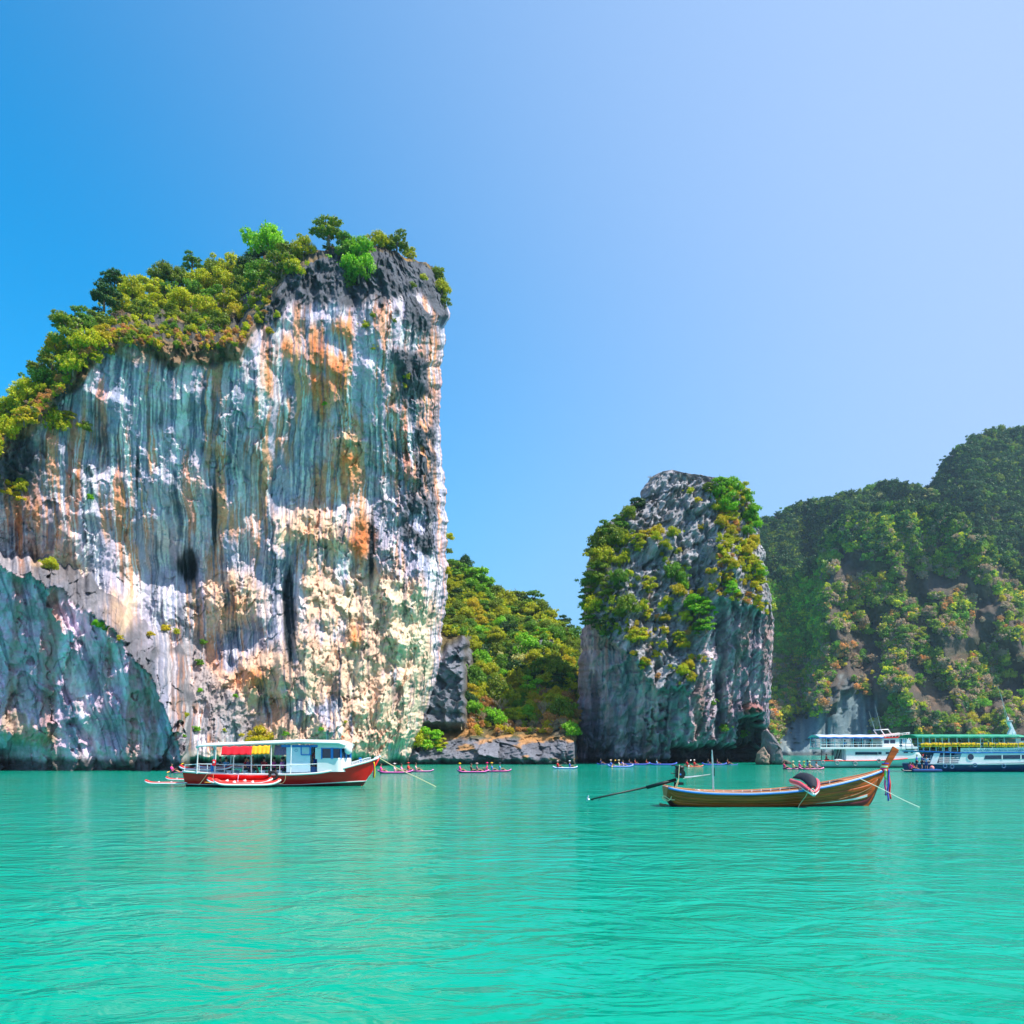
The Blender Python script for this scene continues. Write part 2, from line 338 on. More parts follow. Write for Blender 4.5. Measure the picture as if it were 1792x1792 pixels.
def cliff(px0, py):
    px = cliff_px(px0, py)
    w = np.clip((px0 - 600) / 180., 0, .9999)
    D0 = 112 + 23*np.clip(px0, -900, 620)/620 + 24*(1 - np.sqrt(1 - w*w))
    q = PA(px, py, D0); S = q[..., 0] + .55*D0; Z = q[..., 2]
    wx = fbm(S*.05, 1.7, Z*.03, 3) * 1.6 + fbm(S*.3, 4.4, Z*.2, 3)*.45
    g1 = ridged((S+wx)*.075, 2.2, Z*.010, 3); g2 = ridged((S+wx)*.26, 6.1, Z*.030, 3); g3 = fbm((S+wx)*.9, 3.1, Z*.13, 3)
    r3 = fbm(S*.16, D0*.1, Z*.16, 5); rr = ridged(S*.35, 3.3, Z*.22, 4)
    w1_ = fbm(S*.3, 8, Z*.3, 3); f1, e1, v1 = facet(S*.17 + r3*.7, Z*.045 + S*.05 + w1_*.35, 1); f2, e2, v2 = facet(S*.5 + r3*.9 + w1_*.4, Z*.15 - S*.12 + w1_*.6, 2); f3, e3, v3 = facet(S*1.3 + w1_, Z*.55 + S*.3 + w1_, 3); f4, e4, v4 = facet(S*.36 + w1_*.8, Z*.30 - S*.2 + r3*.8, 9)
    edge = poly(*CL_EDGE, px)
    kw = 42 + 75*sst(450, 560, px) + fbm(S*.15, 0, 0, 3)*55 + g2*18
    kt = 1 - sst(.35, 1.0, (py - edge)/np.maximum(kw, 15))
    kt = np.maximum(kt, blob(px, py, 712, 660, 48, 55)*sst(-.4, .3, r3+.3))
    kt = np.maximum(kt, .9*blob(px, py, 730, 920, 34, 75)*sst(-.2, .3, r3+.1))
    kt = np.maximum(kt, blob(px, py, 20, 800, 70, 110)*.9); kt = np.maximum(kt, .85*blob(px, py, 722, 530, 60, 75)*sst(-.3, .2, r3 + .3*g2)); kt = np.maximum(kt, .75*blob(px, py, 745, 800, 26, 230)*sst(-.25, .25, r3 + .3*g2))
    right = sst(430, 540, px)
    prof = (1-right)*np.interp(py, [430,600,700,1000,1120,1290,1325,1352], [8.5,8.5,8,-2,0,4.2,4.0,.3]) \
        + right*np.interp(py, [430,560,640,870,1000,1250,1300,1350], [4,8.2,7.6,-2.2,.0,6.2,6.6,3.0])
    bl = lambda *a: blob(px, py, *a)
    rough = np.clip(bl(540,935,62,60) + bl(400,1055,62,58) + bl(620,790,50,52) + bl(610,1060,90,70) + bl(640,1200,90,100)
                    + bl(430,1200,95,60) + bl(715,900,50,160) + bl(600,1290,120,60)*.8 + bl(700,1080,50,90) + bl(40,950,60,50), 0, 1)
    prof = prof + 3.2*bl(540,935,58,50) + 3*bl(400,1060,56,60) + 1.8*bl(620,790,45,45) + 2.4*bl(212,1070,38,50) + 2.5*bl(430,1195,85,45) \
        + 2.2*bl(700,1060,45,60) + 1.5*bl(620,1130,50,50) - 3.0*bl(330,992,17,28) - 2.2*bl(506,1060,14,95) - 2.5*bl(616,510,20,75) - 1.6*bl(455,560,10,60) \
        + 1.5*bl(320,975,14,16) - 1.2*bl(650,960,12,120)
    fm = fbm(S*2.3, 2, Z*1.2, 3)
    rs = 1 - .6*rough; disp = prof + fbm(S*.06, 3.5, Z*.045, 3)*5.0*sst(700, 950, py) + (g1*1.5 + g2*.55 + g3*.16)*rs + r3*1.5 + f1*.45 + f2*.30 + f3*.15 + fm*.12 + rough*(f4*1.0 + f2*.3 + f3*.25 + rr*.4 + fm*.2 + fbm(S*.25, 14, Z*.25, 4)*1.6) + kt*(ridged(S*.5, 1, Z*.28, 4)*1.6 + ridged(S*1.5, 1, Z*.8, 2)*.45 + f2*1.0 - .5)
    disp = disp - 3.5*sst(1322, 1340, py + 12*pn(px/22, 0, 0) + 6*pn(px/8, 0, 0))           # tide notch
    D = D0 - disp * (1 - .75*w**6)
    # buttress with a sloping ledge on top and a hollow underneath
    Cy = poly(*CL_C, px) + pn(px/41, 9, 0)*18 + pn(px/15, 5, 0)*9 + pn(px/5, 5, 0)*5; Ly = poly(*CL_L, px) + pn(px/33, 19, 0)*26 + pn(px/11, 15, 0)*12
    t = np.clip((py - Ly)/np.maximum(Cy - Ly, 8), 0, 1); below = sst(0, 14, py - Cy)
    Zb = CAMH + (HOR - py)/F*100.
    dg = ridged((q[..., 0] + .35*Zb)*.16, 3, Zb*.03, 4); dg2 = ridged((q[..., 0]+.3*Zb)*.5, 3, Zb*.07, 3)
    hollow = f1*1.2 + f2*.6 + f3*.25 + r3*2.2 + 4.5*(1-np.exp(-np.clip(py - Cy, 0, 500)/120.)) + dg*1.2 + dg2*.5 + 5.5*blob(px, py, -5, 1345, 60, 42) - 1.5*sst(200,60,px)*sst(1200,1290,py)
    Db = 97.5 + .012*(px) + below*hollow + (1-below)*(ridged(q[...,0]*.4, 2, Zb*.5, 4)*1.2 + f2*2.2 + f1*3.0 + f4*3.0 + r3*3.0)
    ts = t**1.2
    D = np.where(t > 0, D*(1-ts) + Db*ts, D)
    return px, D, dict(f1=f1, e1=e1, v1=v1, e2=e2, v2=v2, e3=e3, g1=g1, g2=g2, g3=g3, r3=r3, rr=rr, S=S, Z=Z, wx=wx, kt=kt, t=t, below=below, rough=rough, dg=dg, dg2=dg2, edge=edge)

def cliff_color(px, py, k):
    S, Z = k['S'] + k['wx'] + .25*k['f1'], k['Z']; brk = fbm(S*.25, 4, Z*.12, 4)
    s1 = fbm(S*.55, 7, Z*.02, 4); s2 = fbm(S*.22, 9, Z*.012, 3); s3 = fbm(S*1.3, 1, Z*.05, 3); s4 = fbm(S*.35, 21, Z*.03, 4); s5 = fbm(S*2.4, 11, Z*.06, 2)
    c = np.ones(px.shape + (3,)) * np.array(lin(190,188,204))
    c = mixc(c, lin(164,172,194), sst(-.10, .18, s2 + .4*s3)); c = mixc(c, lin(226,166,122), sst(.02, .26, fbm(S*.16, 51, Z*.035, 4) + .5*s4 + .25*s3)*.9)
    c = mixc(c, lin(240,236,238), sst(.10, .26, s1 + .5*brk + .3*s5)*.9); c = mixc(c, lin(128,144,168), sst(.14, .28, fbm(S*.95, 61, Z*.028, 4) + .3*brk)*.8)
    c = mixc(c, lin(214,138,84), sst(.22, .40, fbm(S*.30, 33, Z*.035, 4) + .2*s5)*.7*sst(1150, 900, py))
    c = mixc(c, lin(244,240,240), sst(.22, .38, s5 + .4*brk)*.8)
    bl = lambda *a: blob(px, py, *a)
    n = .75 + .9*k['r3'] + .5*s3
    cream = np.clip((bl(540,935,60,58) + bl(400,1055,58,56) + bl(212,1070,34,48) + bl(430,1200,95,55) + .9*bl(620,1200,130,110)
                     + bl(610,1060,80,70)*.9 + bl(700,1100,60,120)*.8 + bl(620,790,40,50)*.8 + .8*bl(60,940,60,45) + .7*bl(100,1000,60,25) + bl(600,1300,130,40))*n*1.25, 0, 1)
    c = mixc(c, lin(246,208,176), sst(.22, .7, cream))
    org = np.clip((1.2*bl(578,590,38,36) + bl(600,640,18,60) + .9*bl(470,650,13,55) + bl(500,600,14,45) + 1.1*bl(612,800,32,45) + 1.0*bl(635,945,26,55)
                   + .8*bl(545,930,42,36) + .9*bl(742,730,18,85) + .8*bl(735,850,24,50) + .7*bl(400,1050,40,45) + .7*bl(440,1190,60,30) + .6*bl(255,700,22,60)
                   + .6*bl(560,690,20,100) + .5*bl(350,860,24,90) + .55*bl(620,1110,30,40) + .5*bl(210,1080,30,30) + .5*bl(540,660,60,50) + .7*bl(762,640,12,70))*(n + .25*s1), 0, 1)
    c = mixc(c, lin(232,158,92), sst(.2, .75, org)*.85); c = mixc(c, lin(222,118,46), sst(.68, 1.05, org)*.7)
    dk = sst(.28, .50, -k['g1']*.35 + .5*brk + fbm(S*.8, 3, Z*.022, 4)) ; c = mixc(c, lin(48,76,96), dk*.72)
    dk2 = sst(.26, .42, fbm(S*2.0, 5, Z*.05, 3)+.6*brk); c = mixc(c, lin(56,82,102), dk2*.6)
    c = c*(.88 + .24*k['v2'])[..., None]*(.9+.2*k['v1'])[..., None]; c = c*(1-.3*sst(.05, 0, k['e2'])*sst(.1,.6,k['rough']+.1+k['r3']))[..., None]
    c = c*np.array([1.08, .98, 1.02])
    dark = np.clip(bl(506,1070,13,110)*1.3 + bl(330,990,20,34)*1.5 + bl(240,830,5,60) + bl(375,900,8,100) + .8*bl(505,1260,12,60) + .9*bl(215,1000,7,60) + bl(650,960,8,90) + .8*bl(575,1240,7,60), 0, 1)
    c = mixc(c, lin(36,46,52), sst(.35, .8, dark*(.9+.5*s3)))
    gr = np.clip(bl(390,1250,90,60) + .8*bl(340,1150,40,60) + .7*bl(735,860,40,60) + .6*bl(60,1010,90,20), 0, 1)*(.8+k['r3'])
    c = mixc(c, lin(150,150,158), sst(.35, .7, gr)*.8)
    kc = np.array(lin(92,96,106))*(.62 + .55*np.clip(k['rr'], -1, 1)[..., None])
    kt = sst(.3, .7, k['kt'] + .35*k['r3']); c = c*(1-kt[..., None]) + np.clip(kc, .02, 1)*kt[..., None]
    gs = sst(.2, .6, (1-sst(10, 60, np.abs(py-k['edge']-5)))*(.7+k['r3'])); c = mixc(c, lin(176,132,72), gs*.5*sst(470, 430, px))
    # ledge and buttress
    t = k['t']; led = (t > .02)*(1-k['below'])
    lc = np.array(lin(108,108,116))*(.55+.6*k['v2'][..., None]+.35*k['rr'][..., None]); lw = led*(.45+.5*sst(-.25, .25, k['r3'])); c = c*(1-lw[..., None]) + np.clip(mixc(lc, lin(206,176,146), sst(.35,.8,(bl(212,1070,30,40)+bl(60,985,50,10)*.7)*(.7+1.5*k['r3']+.6*k['v2']))*.8), .03, 1)*lw[..., None]
    sd2 = fbm((S + .4*Z)*.4, 5, Z*.02, 4)
    bc = np.ones_like(c)*np.array(lin(220,204,218))*(.85+.3*k['v2'][..., None]); bc = mixc(bc, lin(242,232,232), sst(.05, .25, sd2)*.9); bc = mixc(bc, lin(76,96,118), sst(.14, .32, fbm((S+.3*Z)*1.1, 25, Z*.05, 3))*.6); bc = mixc(bc, lin(176,136,112), sst(.0, .4, s4)*.7)
    bc = mixc(bc, lin(70,92,104), sst(.05, .55, -k['dg']*.6+.2*s1)*.6); bc = mixc(bc, lin(70,88,66), sst(.25, .5, fbm(S*.3, 44, Z*.2, 3))*.25)*np.array([1.12, .97, 1.08])
    bc = mixc(bc, lin(196,170,140), sst(.35, .7, (bl(20,1270,60,30)+bl(70,1290,40,22)+.5*bl(110,1130,30,90))*n)*.8)
    c = c*(1-k['below'][..., None]*(t >= .98)[..., None]) + bc*(k['below']*(t >= .98))[..., None]
    wn_ = py + 9*pn(px/30, 2, 2) + 5*pn(px/9, 2, 2); c = mixc(c, lin(206,200,186), sst(1310, 1320, wn_)*.35); c = mixc(c, lin(50,54,50), sst(1322, 1334, wn_)*.85)
    return np.clip(c, .01, .85)

def build_cliff():
    px0 = np.concatenate([np.linspace(-700, -30, 50)[:-1], np.linspace(-30, 600, 430)[:-1], 600 + 180*np.sin(np.linspace(0, np.pi/2, 170))])
    vR = np.linspace(0, 1, 640)[:, None]; P0 = px0[None, :] + 0*vR
    edge0 = poly(*CL_EDGE, P0); crest0 = poly(*CL_CREST, P0)
    en = pn(P0/16, 1, 5)*7 + pn(P0/6, 2, 5)*4*sst(430, 520, P0)
    py = 1380 + (edge0 + en - 1380)*vR
    px, D, k = cliff(P0, py); col = cliff_color(px, py, k); G = PA(px, py, D)
    # sloping cap up to the crest, then down the far side
    nc = 46; tc = np.linspace(0, 1, nc)[1:, None]
    pe = py[-1][None, :]; Pc = P0[:1] + 0*tc; cr0 = np.minimum(poly(*CL_CREST, Pc) + pn(Pc/14, 3, 7)*6, pe - 2); pyc = pe + (cr0 - pe)*tc
    Dc = D[-1][None, :] + (pe - pyc)*.28 + tc*3
    pxc = px[-1][None, :] + 0*tc; q = PA(pxc, pyc, Dc); bump = ridged(q[..., 0]*.25, q[..., 1]*.1, q[..., 2]*.3, 4)*1.4*np.sin(tc*math.pi)
    Gc = q.copy(); Gc[..., 1] -= bump
    cc = np.array(lin(84,82,78))*(.8+.4*bump[..., None]/1.4); cc = mixc(np.clip(cc,.02,1), lin(150,120,70), sst(0, .5, fbm(q[...,0]*.2, 2, q[...,2]*.3, 3)))
    G = np.concatenate([G, Gc], 0); col = np.concatenate([col, cc], 0)
    back = []
    for kx, ky, zf in ((0, 8, .97), (-2, 25, .8), (-6, 60, .3), (-8, 80, -.1)):
        b = G[-1:].copy(); b[..., 0] += kx; b[..., 1] += ky; b[..., 2] *= zf; back.append(b)
    nb = len(back); G = np.concatenate([G] + back, 0); col = np.concatenate([col] + [col[-1:]]*nb, 0)
    sh = [(-.6*d, d, 0) for d in (3, 7, 12, 20, 32, 50, 75)]
    n0 = G.shape[1]; G = skin_back(G, sh)
    for i in range(n0, G.shape[1]):
        G[:, i, 0] += fbm(G[:, i, 1]*.08, 1.5, G[:, i, 2]*.08, 4)*2.2*min(1, (i-n0+1)/2)
    col = np.concatenate([col] + [col[:, -1:]]*len(sh), 1)
    o = link('cliff', big_grid('cliff', G, col, ROCK_A)); tag(o, 'tall overhanging limestone cliff with orange and cream streaks, trees on its top', kind='structure')
build_cliff()

# ---- free standing rock pillar in the middle distance
PL_L = ([800,828,836,850,872,900,930,980,1050,1100,1150,1230,1300,1340,1380],[1166,1160,1140,1128,1120,1086,1040,1030,1022,1020,1014,1012,1010,1008,1008])
PL_R = ([800,828,836,850,872,900,950,1000,1060,1100,1150,1250,1300,1340,1380],[1180,1190,1232,1284,1312,1322,1330,1340,1350,1354,1352,1346,1342,1338,1338])
PL_BROW = ([1000,1047,1099,1142,1211,1236,1252,1311,1360],[1050,1106,1146,1204,1206,1112,1050,1058,1085])
def pillar(th, py):
    """th: 0 = left outline, pi/2 = front, pi = right outline, then round the back"""
    l = poly(*PL_L, py) + pn(py/24, 4, 4)*6 + pn(py/9, 5, 4)*4; r = poly(*PL_R, py) + pn(py/24, 9, 4)*6 + pn(py/9, 6, 4)*4
    cx, hw = (l+r)/2, (r-l)/2; ct, st = np.cos(th), np.sin(th)
    px = cx - hw*np.sign(ct)*np.abs(ct)**.9
    br = poly(*PL_BROW, px) + pn(px/13, 2, 8)*13 + pn(px/5, 2, 8)*5
    up = np.clip((br - py)/np.maximum(br - 828, 10), 0, 1.1); dn = np.clip(py - br, 0, 400)
    Df = 152 + 16*up**1.15 + 2.5*sst(0, 6, dn) + dn*.055
    Db = 188 - 4*up; Dc = (Df+Db)/2; Rd = (Db-Df)/2
    q = PA(px, py, Dc - Rd*np.sign(st)*np.abs(st)**.62); X, Y, Z = q[..., 0], q[..., 1], q[..., 2]
    kar = 1 - sst(-4, 8, py - br)
    wp = fbm(X*.1, Y*.1, Z*.1, 3)*2
    w1_ = fbm(X*.3, Y*.3, Z*.3, 3); f1, e1, v1 = facet((X+.5*Y)*.2-.10*Z+w1_, Z*.07+X*.04+w1_*.4, 4); f2, e2, v2 = facet((X+.5*Y)*.7-.32*Z+w1_, Z*.2+X*.1+w1_*.5, 5); f3, e3, v3 = facet((X+.5*Y)*1.3-.4*Z, Z*.7, 6)
    sl = (X - .45*Z)                                  # leaning karst blades
    k1 = ridged((sl+wp)*.28, Y*.15, (Z+X)*.07, 4); k2 = ridged((sl+wp)*.9, Y*.5, Z*.25, 3); rf = fbm(X*.12, Y*.12, Z*.12, 4)
    s1 = ridged((X+wp+.25*(Z-12)*np.sign(px-1150))*.25, Y*.12, Z*.03, 3); s2 = fbm((X+wp)*1.1, Y*.4, Z*.16, 4)
    k3 = ridged((sl+wp)*1.9, Y*.8, Z*.5, 3)
    disp = kar*(k1*1.5 + k2*1.0 + k3*.45 + rf*2.6 + f1*1.8 + f2*1.2 + f3*.5) + (1-kar)*(s1*2.3 + s2*.8 + k2*.5 + rf*1.8 + f1*1.6 + f2*.8 + f3*.3)
    bl = lambda *a: blob(px, py, *a)
    stal = pn(px/9, 12, 3)*16 + pn(px/4, 1, 3)*6
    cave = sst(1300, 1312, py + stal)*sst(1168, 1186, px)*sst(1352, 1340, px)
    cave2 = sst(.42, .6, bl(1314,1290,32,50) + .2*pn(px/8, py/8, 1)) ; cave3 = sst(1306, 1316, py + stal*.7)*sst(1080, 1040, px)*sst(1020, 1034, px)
    disp = disp - 9*cave - 11*cave2 - 6*cave3 - 3*sst(1326, 1334, py + stal*.3) + 3*bl(1312,1245,26,12) + 2.0*bl(1238,1240,16,90) - 2.0*bl(1258,1150,8,70)
    nf = np.where(st > 0, np.abs(st)**.5, 1)
    q[..., 1] -= disp*np.where(st > 0, nf, -.5)
    return px, q, dict(v1=v1, v2=v2, e2=e2, kar=kar, k1=k1, k2=k2, rf=rf, s1=s1, s2=s2, X=X, Y=Y, Z=Z, cave=np.maximum(cave, cave2))
def build_pillar():
    th = np.concatenate([np.linspace(0, .25, 30)[:-1], np.linspace(.25, math.pi-.25, 250)[:-1], np.linspace(math.pi-.25, math.pi, 30)[:-1], np.linspace(math.pi, 2*math.pi, 30)])
    py = np.concatenate([np.linspace(1380, 830, 390)])[:, None]; T = th[None, :] + 0*py; py = py + 0*T
    px, G, k = pillar(T, py); X, Y, Z = k['X'], k['Y'], k['Z']
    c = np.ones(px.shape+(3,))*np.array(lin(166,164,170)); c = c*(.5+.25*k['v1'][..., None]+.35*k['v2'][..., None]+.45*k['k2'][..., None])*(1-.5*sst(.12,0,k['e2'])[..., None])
    c = mixc(np.clip(c, .03, 1), lin(188,130,84), sst(.25, .5, fbm(X*.25, Y*.2, Z*.25, 4))*.45*blob(px, py, 1190, 1080, 110, 110))
    w = np.ones_like(c)*np.array(lin(154,150,154))*(.8+.4*k['v2'][..., None]); w = mixc(w, lin(222,214,204), sst(0, .4, fbm(X*.8, Y*.2, Z*.05, 4))*.75); w = mixc(w, lin(150,134,108), sst(.1, .5, fbm(X*.4, 3, Z*.06, 4))*.6)
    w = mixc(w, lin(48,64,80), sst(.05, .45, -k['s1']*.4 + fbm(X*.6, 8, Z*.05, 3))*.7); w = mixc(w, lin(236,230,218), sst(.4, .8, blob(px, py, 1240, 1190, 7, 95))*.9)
    w = mixc(w, lin(150,84,52), sst(.4,.7, blob(px,py,1312,1240,24,14)+blob(px,py,1060,1140,6,60)*.6)*.6)
    w = w*np.array([1.12, .92, 1.1]); c = c*k['kar'][..., None] + w*(1-k['kar'])[..., None]
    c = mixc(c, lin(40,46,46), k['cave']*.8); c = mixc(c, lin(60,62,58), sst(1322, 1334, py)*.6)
    top = G[-1].mean(0)[None, None, :] + 0*G[:1]; top[..., 2] += .8
    G = np.concatenate([G, top], 0); c = np.concatenate([c, c[-1:]], 0)
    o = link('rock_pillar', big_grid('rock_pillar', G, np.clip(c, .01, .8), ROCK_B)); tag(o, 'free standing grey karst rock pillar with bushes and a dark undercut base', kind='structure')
build_pillar()

# ---- wooded hill between the cliff and the pillar, with its rock shelf at the water
MH_R = ([600,700,790,830,862,900,940,960,985,1020,1060,1120], [950,962,988,1004,1026,1050,1056,1068,1098,1114,1128,1170])
def midhill(px, py):
    rd = poly(*MH_R, px) + pn(px/17, 1, 9)*5
    shelf = 1284 + 8*pn(px/30, 3, 3) - 6*sst(880, 800, px) + 10*sst(820, 740, px)
    D = np.where(py > shelf, 150 + np.clip((1338-py)/(1338-shelf), 0, 1)**1.6*9, 159 + (shelf-py)/np.maximum(shelf-rd, 20)*74)
    kar = np.clip(blob(px, py, 962, 1135, 34, 60)*1.2 + blob(px, py, 872, 1112, 18, 14) + .9*blob(px, py, 985, 1200, 20, 70) + .8*blob(px, py, 820, 1150, 10, 30), 0, 1)
    tower = sst(821, 809, px + 6*pn(py/18, 2, 2))*sst(1118, 1136, py + 8*pn(px/12, 2, 1) + .6*(px-790))*sst(1282, 1262, py)
    D = D + 30*sst(1004, 1014, px + 3*pn(py/9, 1, 1))*sst(1200, 1290, py); D = D - kar*9; D = D*(1-tower) + np.minimum(D, 153.5 + (1270-py)*.02)*tower
    q = PA(px, py, D); X, Z = q[..., 0], q[..., 2]
    rf = fbm(X*.16, D*.1, Z*.16, 4); rg = ridged(X*.35 + Z*.1, D*.1, Z*.25, 4)*.5 + facet(X*.3, Z*.35 + X*.1, 7)[0]*1.1 + facet(X*.8, Z*.9, 8)[0]*.4; lay = ridged(X*.12 + Z*.15, 1, Z*.9 - X*.2, 3)
    low = sst(shelf-6, shelf+10, py)
    D = D - rf*3.0*(1-low)*(1-tower) - np.maximum(kar, tower)*rg*1.8 - low*(rg*1.5 + lay*.7 + rf*1.2) + 1.5*sst(1326, 1338, py)
    return D, dict(kar=kar, tower=tower, rf=rf, rg=rg, lay=lay, low=low, X=X, Z=Z)
def build_midhill():
    p0 = np.linspace(600, 1120, 300)[None, :]; v = np.linspace(0, 1, 300)[:, None]
    v = v**1.15; rd = poly(*MH_R, p0) + pn(p0/17, 1, 9)*5
    py = 1375 + (rd - 1375)*v; px = p0 + 0*py
    D, k = midhill(px, py); G = PA(px, py, D)
    c = np.ones(px.shape+(3,))*np.array(lin(112,98,66)); c = mixc(c, lin(80,86,40), sst(-.1, .3, k['rf']))
    c = mixc(c, lin(184,140,90), sst(.1, .4, fbm(k['X']*.4, 5, k['Z']*.6, 3))*sst(1230, 1280, py))
    rk = np.array(lin(128,130,142))*(.8+.5*k['rg'][..., None]*.6); rm = np.clip(np.maximum(np.maximum(k['kar'], k['tower']), k['low']*sst(1288, 1300, py+10*k['rf'])), 0, 1)
    dry = sst(.05, .3, fbm(k['X']*.25, 15, k['Z']*.5, 4) - (py-1300)/90.)*k['low']
    c = c*(1-rm[..., None]) + np.clip(rk, .05, 1)*rm[..., None]
    c = mixc(c, lin(205,150,92), dry*.8); c = mixc(c, lin(70,66,52), sst(1326, 1336, py+4*pn(px/10,0,0))*.8)
    back = G[-1:].copy(); back[..., 1] += 60; back[..., 2] = -3; G = np.concatenate([G, back], 0); c = np.concatenate([c, c[-1:]], 0)
    o = link('wooded_hill', big_grid('wooded_hill', G, np.clip(c, .01, .8), ROCK_B)); tag(o, 'green wooded hill between cliff and pillar with grey rock shelf at its foot', kind='structure')
build_midhill()

# ---- far hills behind the tour boats
FH_R = ([1200,1300,1350,1400,1430,1450,1480,1530,1600,1680,1730,1792,1900,2100,2400,2900], [1060,1040,1008,1000,985,935,905,890,884,900,950,1010,1090,1160,1240,1330])
def farhill(px, py):
    rd = poly(*FH_R, px) + pn(px/26, 3, 1)*5
    v = np.clip((1324 - py)/np.maximum(1324 - rd, 30), 0, 1)
    q0 = PA(px, py, 470.); X, Z = q0[..., 0], q0[..., 2]
    nose = sst(-22, 16, px - (1452 - (py-930)*.10 - 12*pn(py/40, 2, 2)))*sst(1345, 1200, py) + sst(1200, 1345, py)
    cl = sst(.25, .6, blob(px, py, 1495, 1266, 46, 74) + blob(px, py, 1405, 1290, 50, 52) + .25*pn(px/16, py/26, 7) + .12*pn(px/5, py/9, 7))
    D = 448 + v**.8*70 + (1-nose)*46 - cl*5
    rf = fbm(X*.02, 2, Z*.02, 5); gl = ridged(X*.03 + Z*.01, 2, Z*.006, 3); st = ridged(X*.12, 3, Z*.02, 3)
    D = D - rf*30*(1-cl)*sst(0, .1, v) - gl*20*sst(0, .15, v)*(1-cl) - cl*(st*4 + facet(X*.12, Z*.05, 5)[0]*5 + ridged(X*.3, 1, Z*.06, 3)*1.6)
    return D, dict(rf=rf, cl=cl, st=st, X=X, Z=Z, v=v)
def farcol(px, py, k, dist):
    X, Z = k['X'], k['Z']
    c = np.ones(px.shape+(3,))*np.array(lin(88,78,70)); c = mixc(c, lin(62,72,42), sst(-.1, .3, fbm(X*.03, 4, Z*.03, 4))); c = mixc(c, lin(134,104,84), sst(.2, .5, fbm(X*.06, 9, Z*.06, 4))*.6)
    if 'cl' in k:
        w = mixc(np.ones_like(c)*np.array(lin(104,124,132)), lin(160,166,160), sst(0, .5, fbm(X*.3, 3, Z*.03, 3))*.7); w = mixc(w, lin(42,72,80), sst(.0, .5, -k['st']*.5 + fbm(X*.12, 8, Z*.02, 3)))
        m = k['cl']; m = np.maximum(m, sst(1298, 1310, py)*sst(1560, 1530, px)*.8)
        c = c*(1-m[..., None]) + w*m[..., None]
        c = mixc(c, lin(62,64,60), sst(1314, 1319, py)*.7)
    return np.clip(c, .01, .8)
BL_R = ([1000,1250,1330,1400,1450,1500,1560,1600,1640,1800,2100], [1060,960,914,886,874,862,846,852,870,900,1100])
BR_R = ([1500,1560,1620,1650,1680,1720,1760,1800,1860,2000,2250,2600,3000], [960,900,860,815,782,758,752,753,768,850,1010,1200,1330])
def backhill(which):
    R_, d0, d1, sd_ = ((BL_R, 560, 640, 3.), (BR_R, 545, 660, 8.))[which]
    def f(px, py):
        rd = poly(*R_, px) + pn(px/24, sd_, 1)*6; v = np.clip((1324 - py)/np.maximum(1324-rd, 30), 0, 1)
        q0 = PA(px, py, float(d0)); X, Z = q0[..., 0], q0[..., 2]; rf = fbm(X*.014, sd_, Z*.014, 5); gl = ridged(X*.02 - Z*.012*(which-.3), sd_, Z*.008, 3)
        return d0 + v*(d1-d0) - rf*34 - gl*26, dict(rf=rf, X=X, Z=Z)
    return f
def build_far(name, f, R_, x0, x1, nx, ny, label):
    p0 = np.linspace(x0, x1, nx)[None, :]; v = np.linspace(0, 1, ny)[:, None]
    py = 1330 + (poly(*R_, p0) - 1330)*v; px = p0 + 0*py; D, k = f(px, py); G = PA(px, py, D); G[0, :, 2] = -4; c = farcol(px, py, k, 0)
    back = G[-1:].copy(); back[..., 1] += 160; back[..., 2] = -4; G = np.concatenate([G, back], 0); c = np.concatenate([c, c[-1:]], 0)
    tag(link(name, big_grid(name, G, c, ROCK_C)), label, kind='structure')
build_far('hill', farhill, FH_R, 1190, 2900, 420, 260, 'far wooded headland with brown scrub and pale cliff patches at its foot')
build_far('hill', backhill(0), BL_R, 1120, 2100, 150, 90, 'low dark green ridge behind the rock pillar on the right')
build_far('hill', backhill(1), BR_R, 1500, 3000, 200, 110, 'high rounded forest covered hill in the far right')
# ---------------------------------------------------------------- trees and bushes
def depth_buffer(names, cell=4.0):
    W = int(2000/cell); buf = np.full((int(1500/cell), W), 1e9, np.float32)
    for n in names:
        for o in [q for q in bpy.data.objects if q.name.split('.')[0] == n]:
            v = np.empty(len(o.data.vertices)*3, np.float32); o.data.vertices.foreach_get('co', v); v = v.reshape(-1, 3)
            v = v[v[:, 1] > 5]; px = v[:, 0]/v[:, 1]*F + 896; py = HOR - (v[:, 2]-CAMH)/v[:, 1]*F
            i = (py/cell).astype(int); j = ((px+100)/cell).astype(int); ok = (i >= 0) & (i < buf.shape[0]) & (j >= 0) & (j < W)
            np.minimum.at(buf, (i[ok], j[ok]), v[ok, 1])
    def look(px, py):
        i = int(py/cell); j = int((px+100)/cell)
        for rr in (0, 1, 2, 4, 7, 12):
            s = buf[max(i-rr,0):i+rr+1, max(j-rr,0):j+rr+1]; s = s[s < 1e8]
            if len(s): return float(np.median(s))
        return None
    return look
look_cliff = depth_buffer(['cliff']); look_pillar = depth_buffer(['rock_pillar']); look_mid = depth_buffer(['wooded_hill']); look_far = depth_buffer(['hill'])

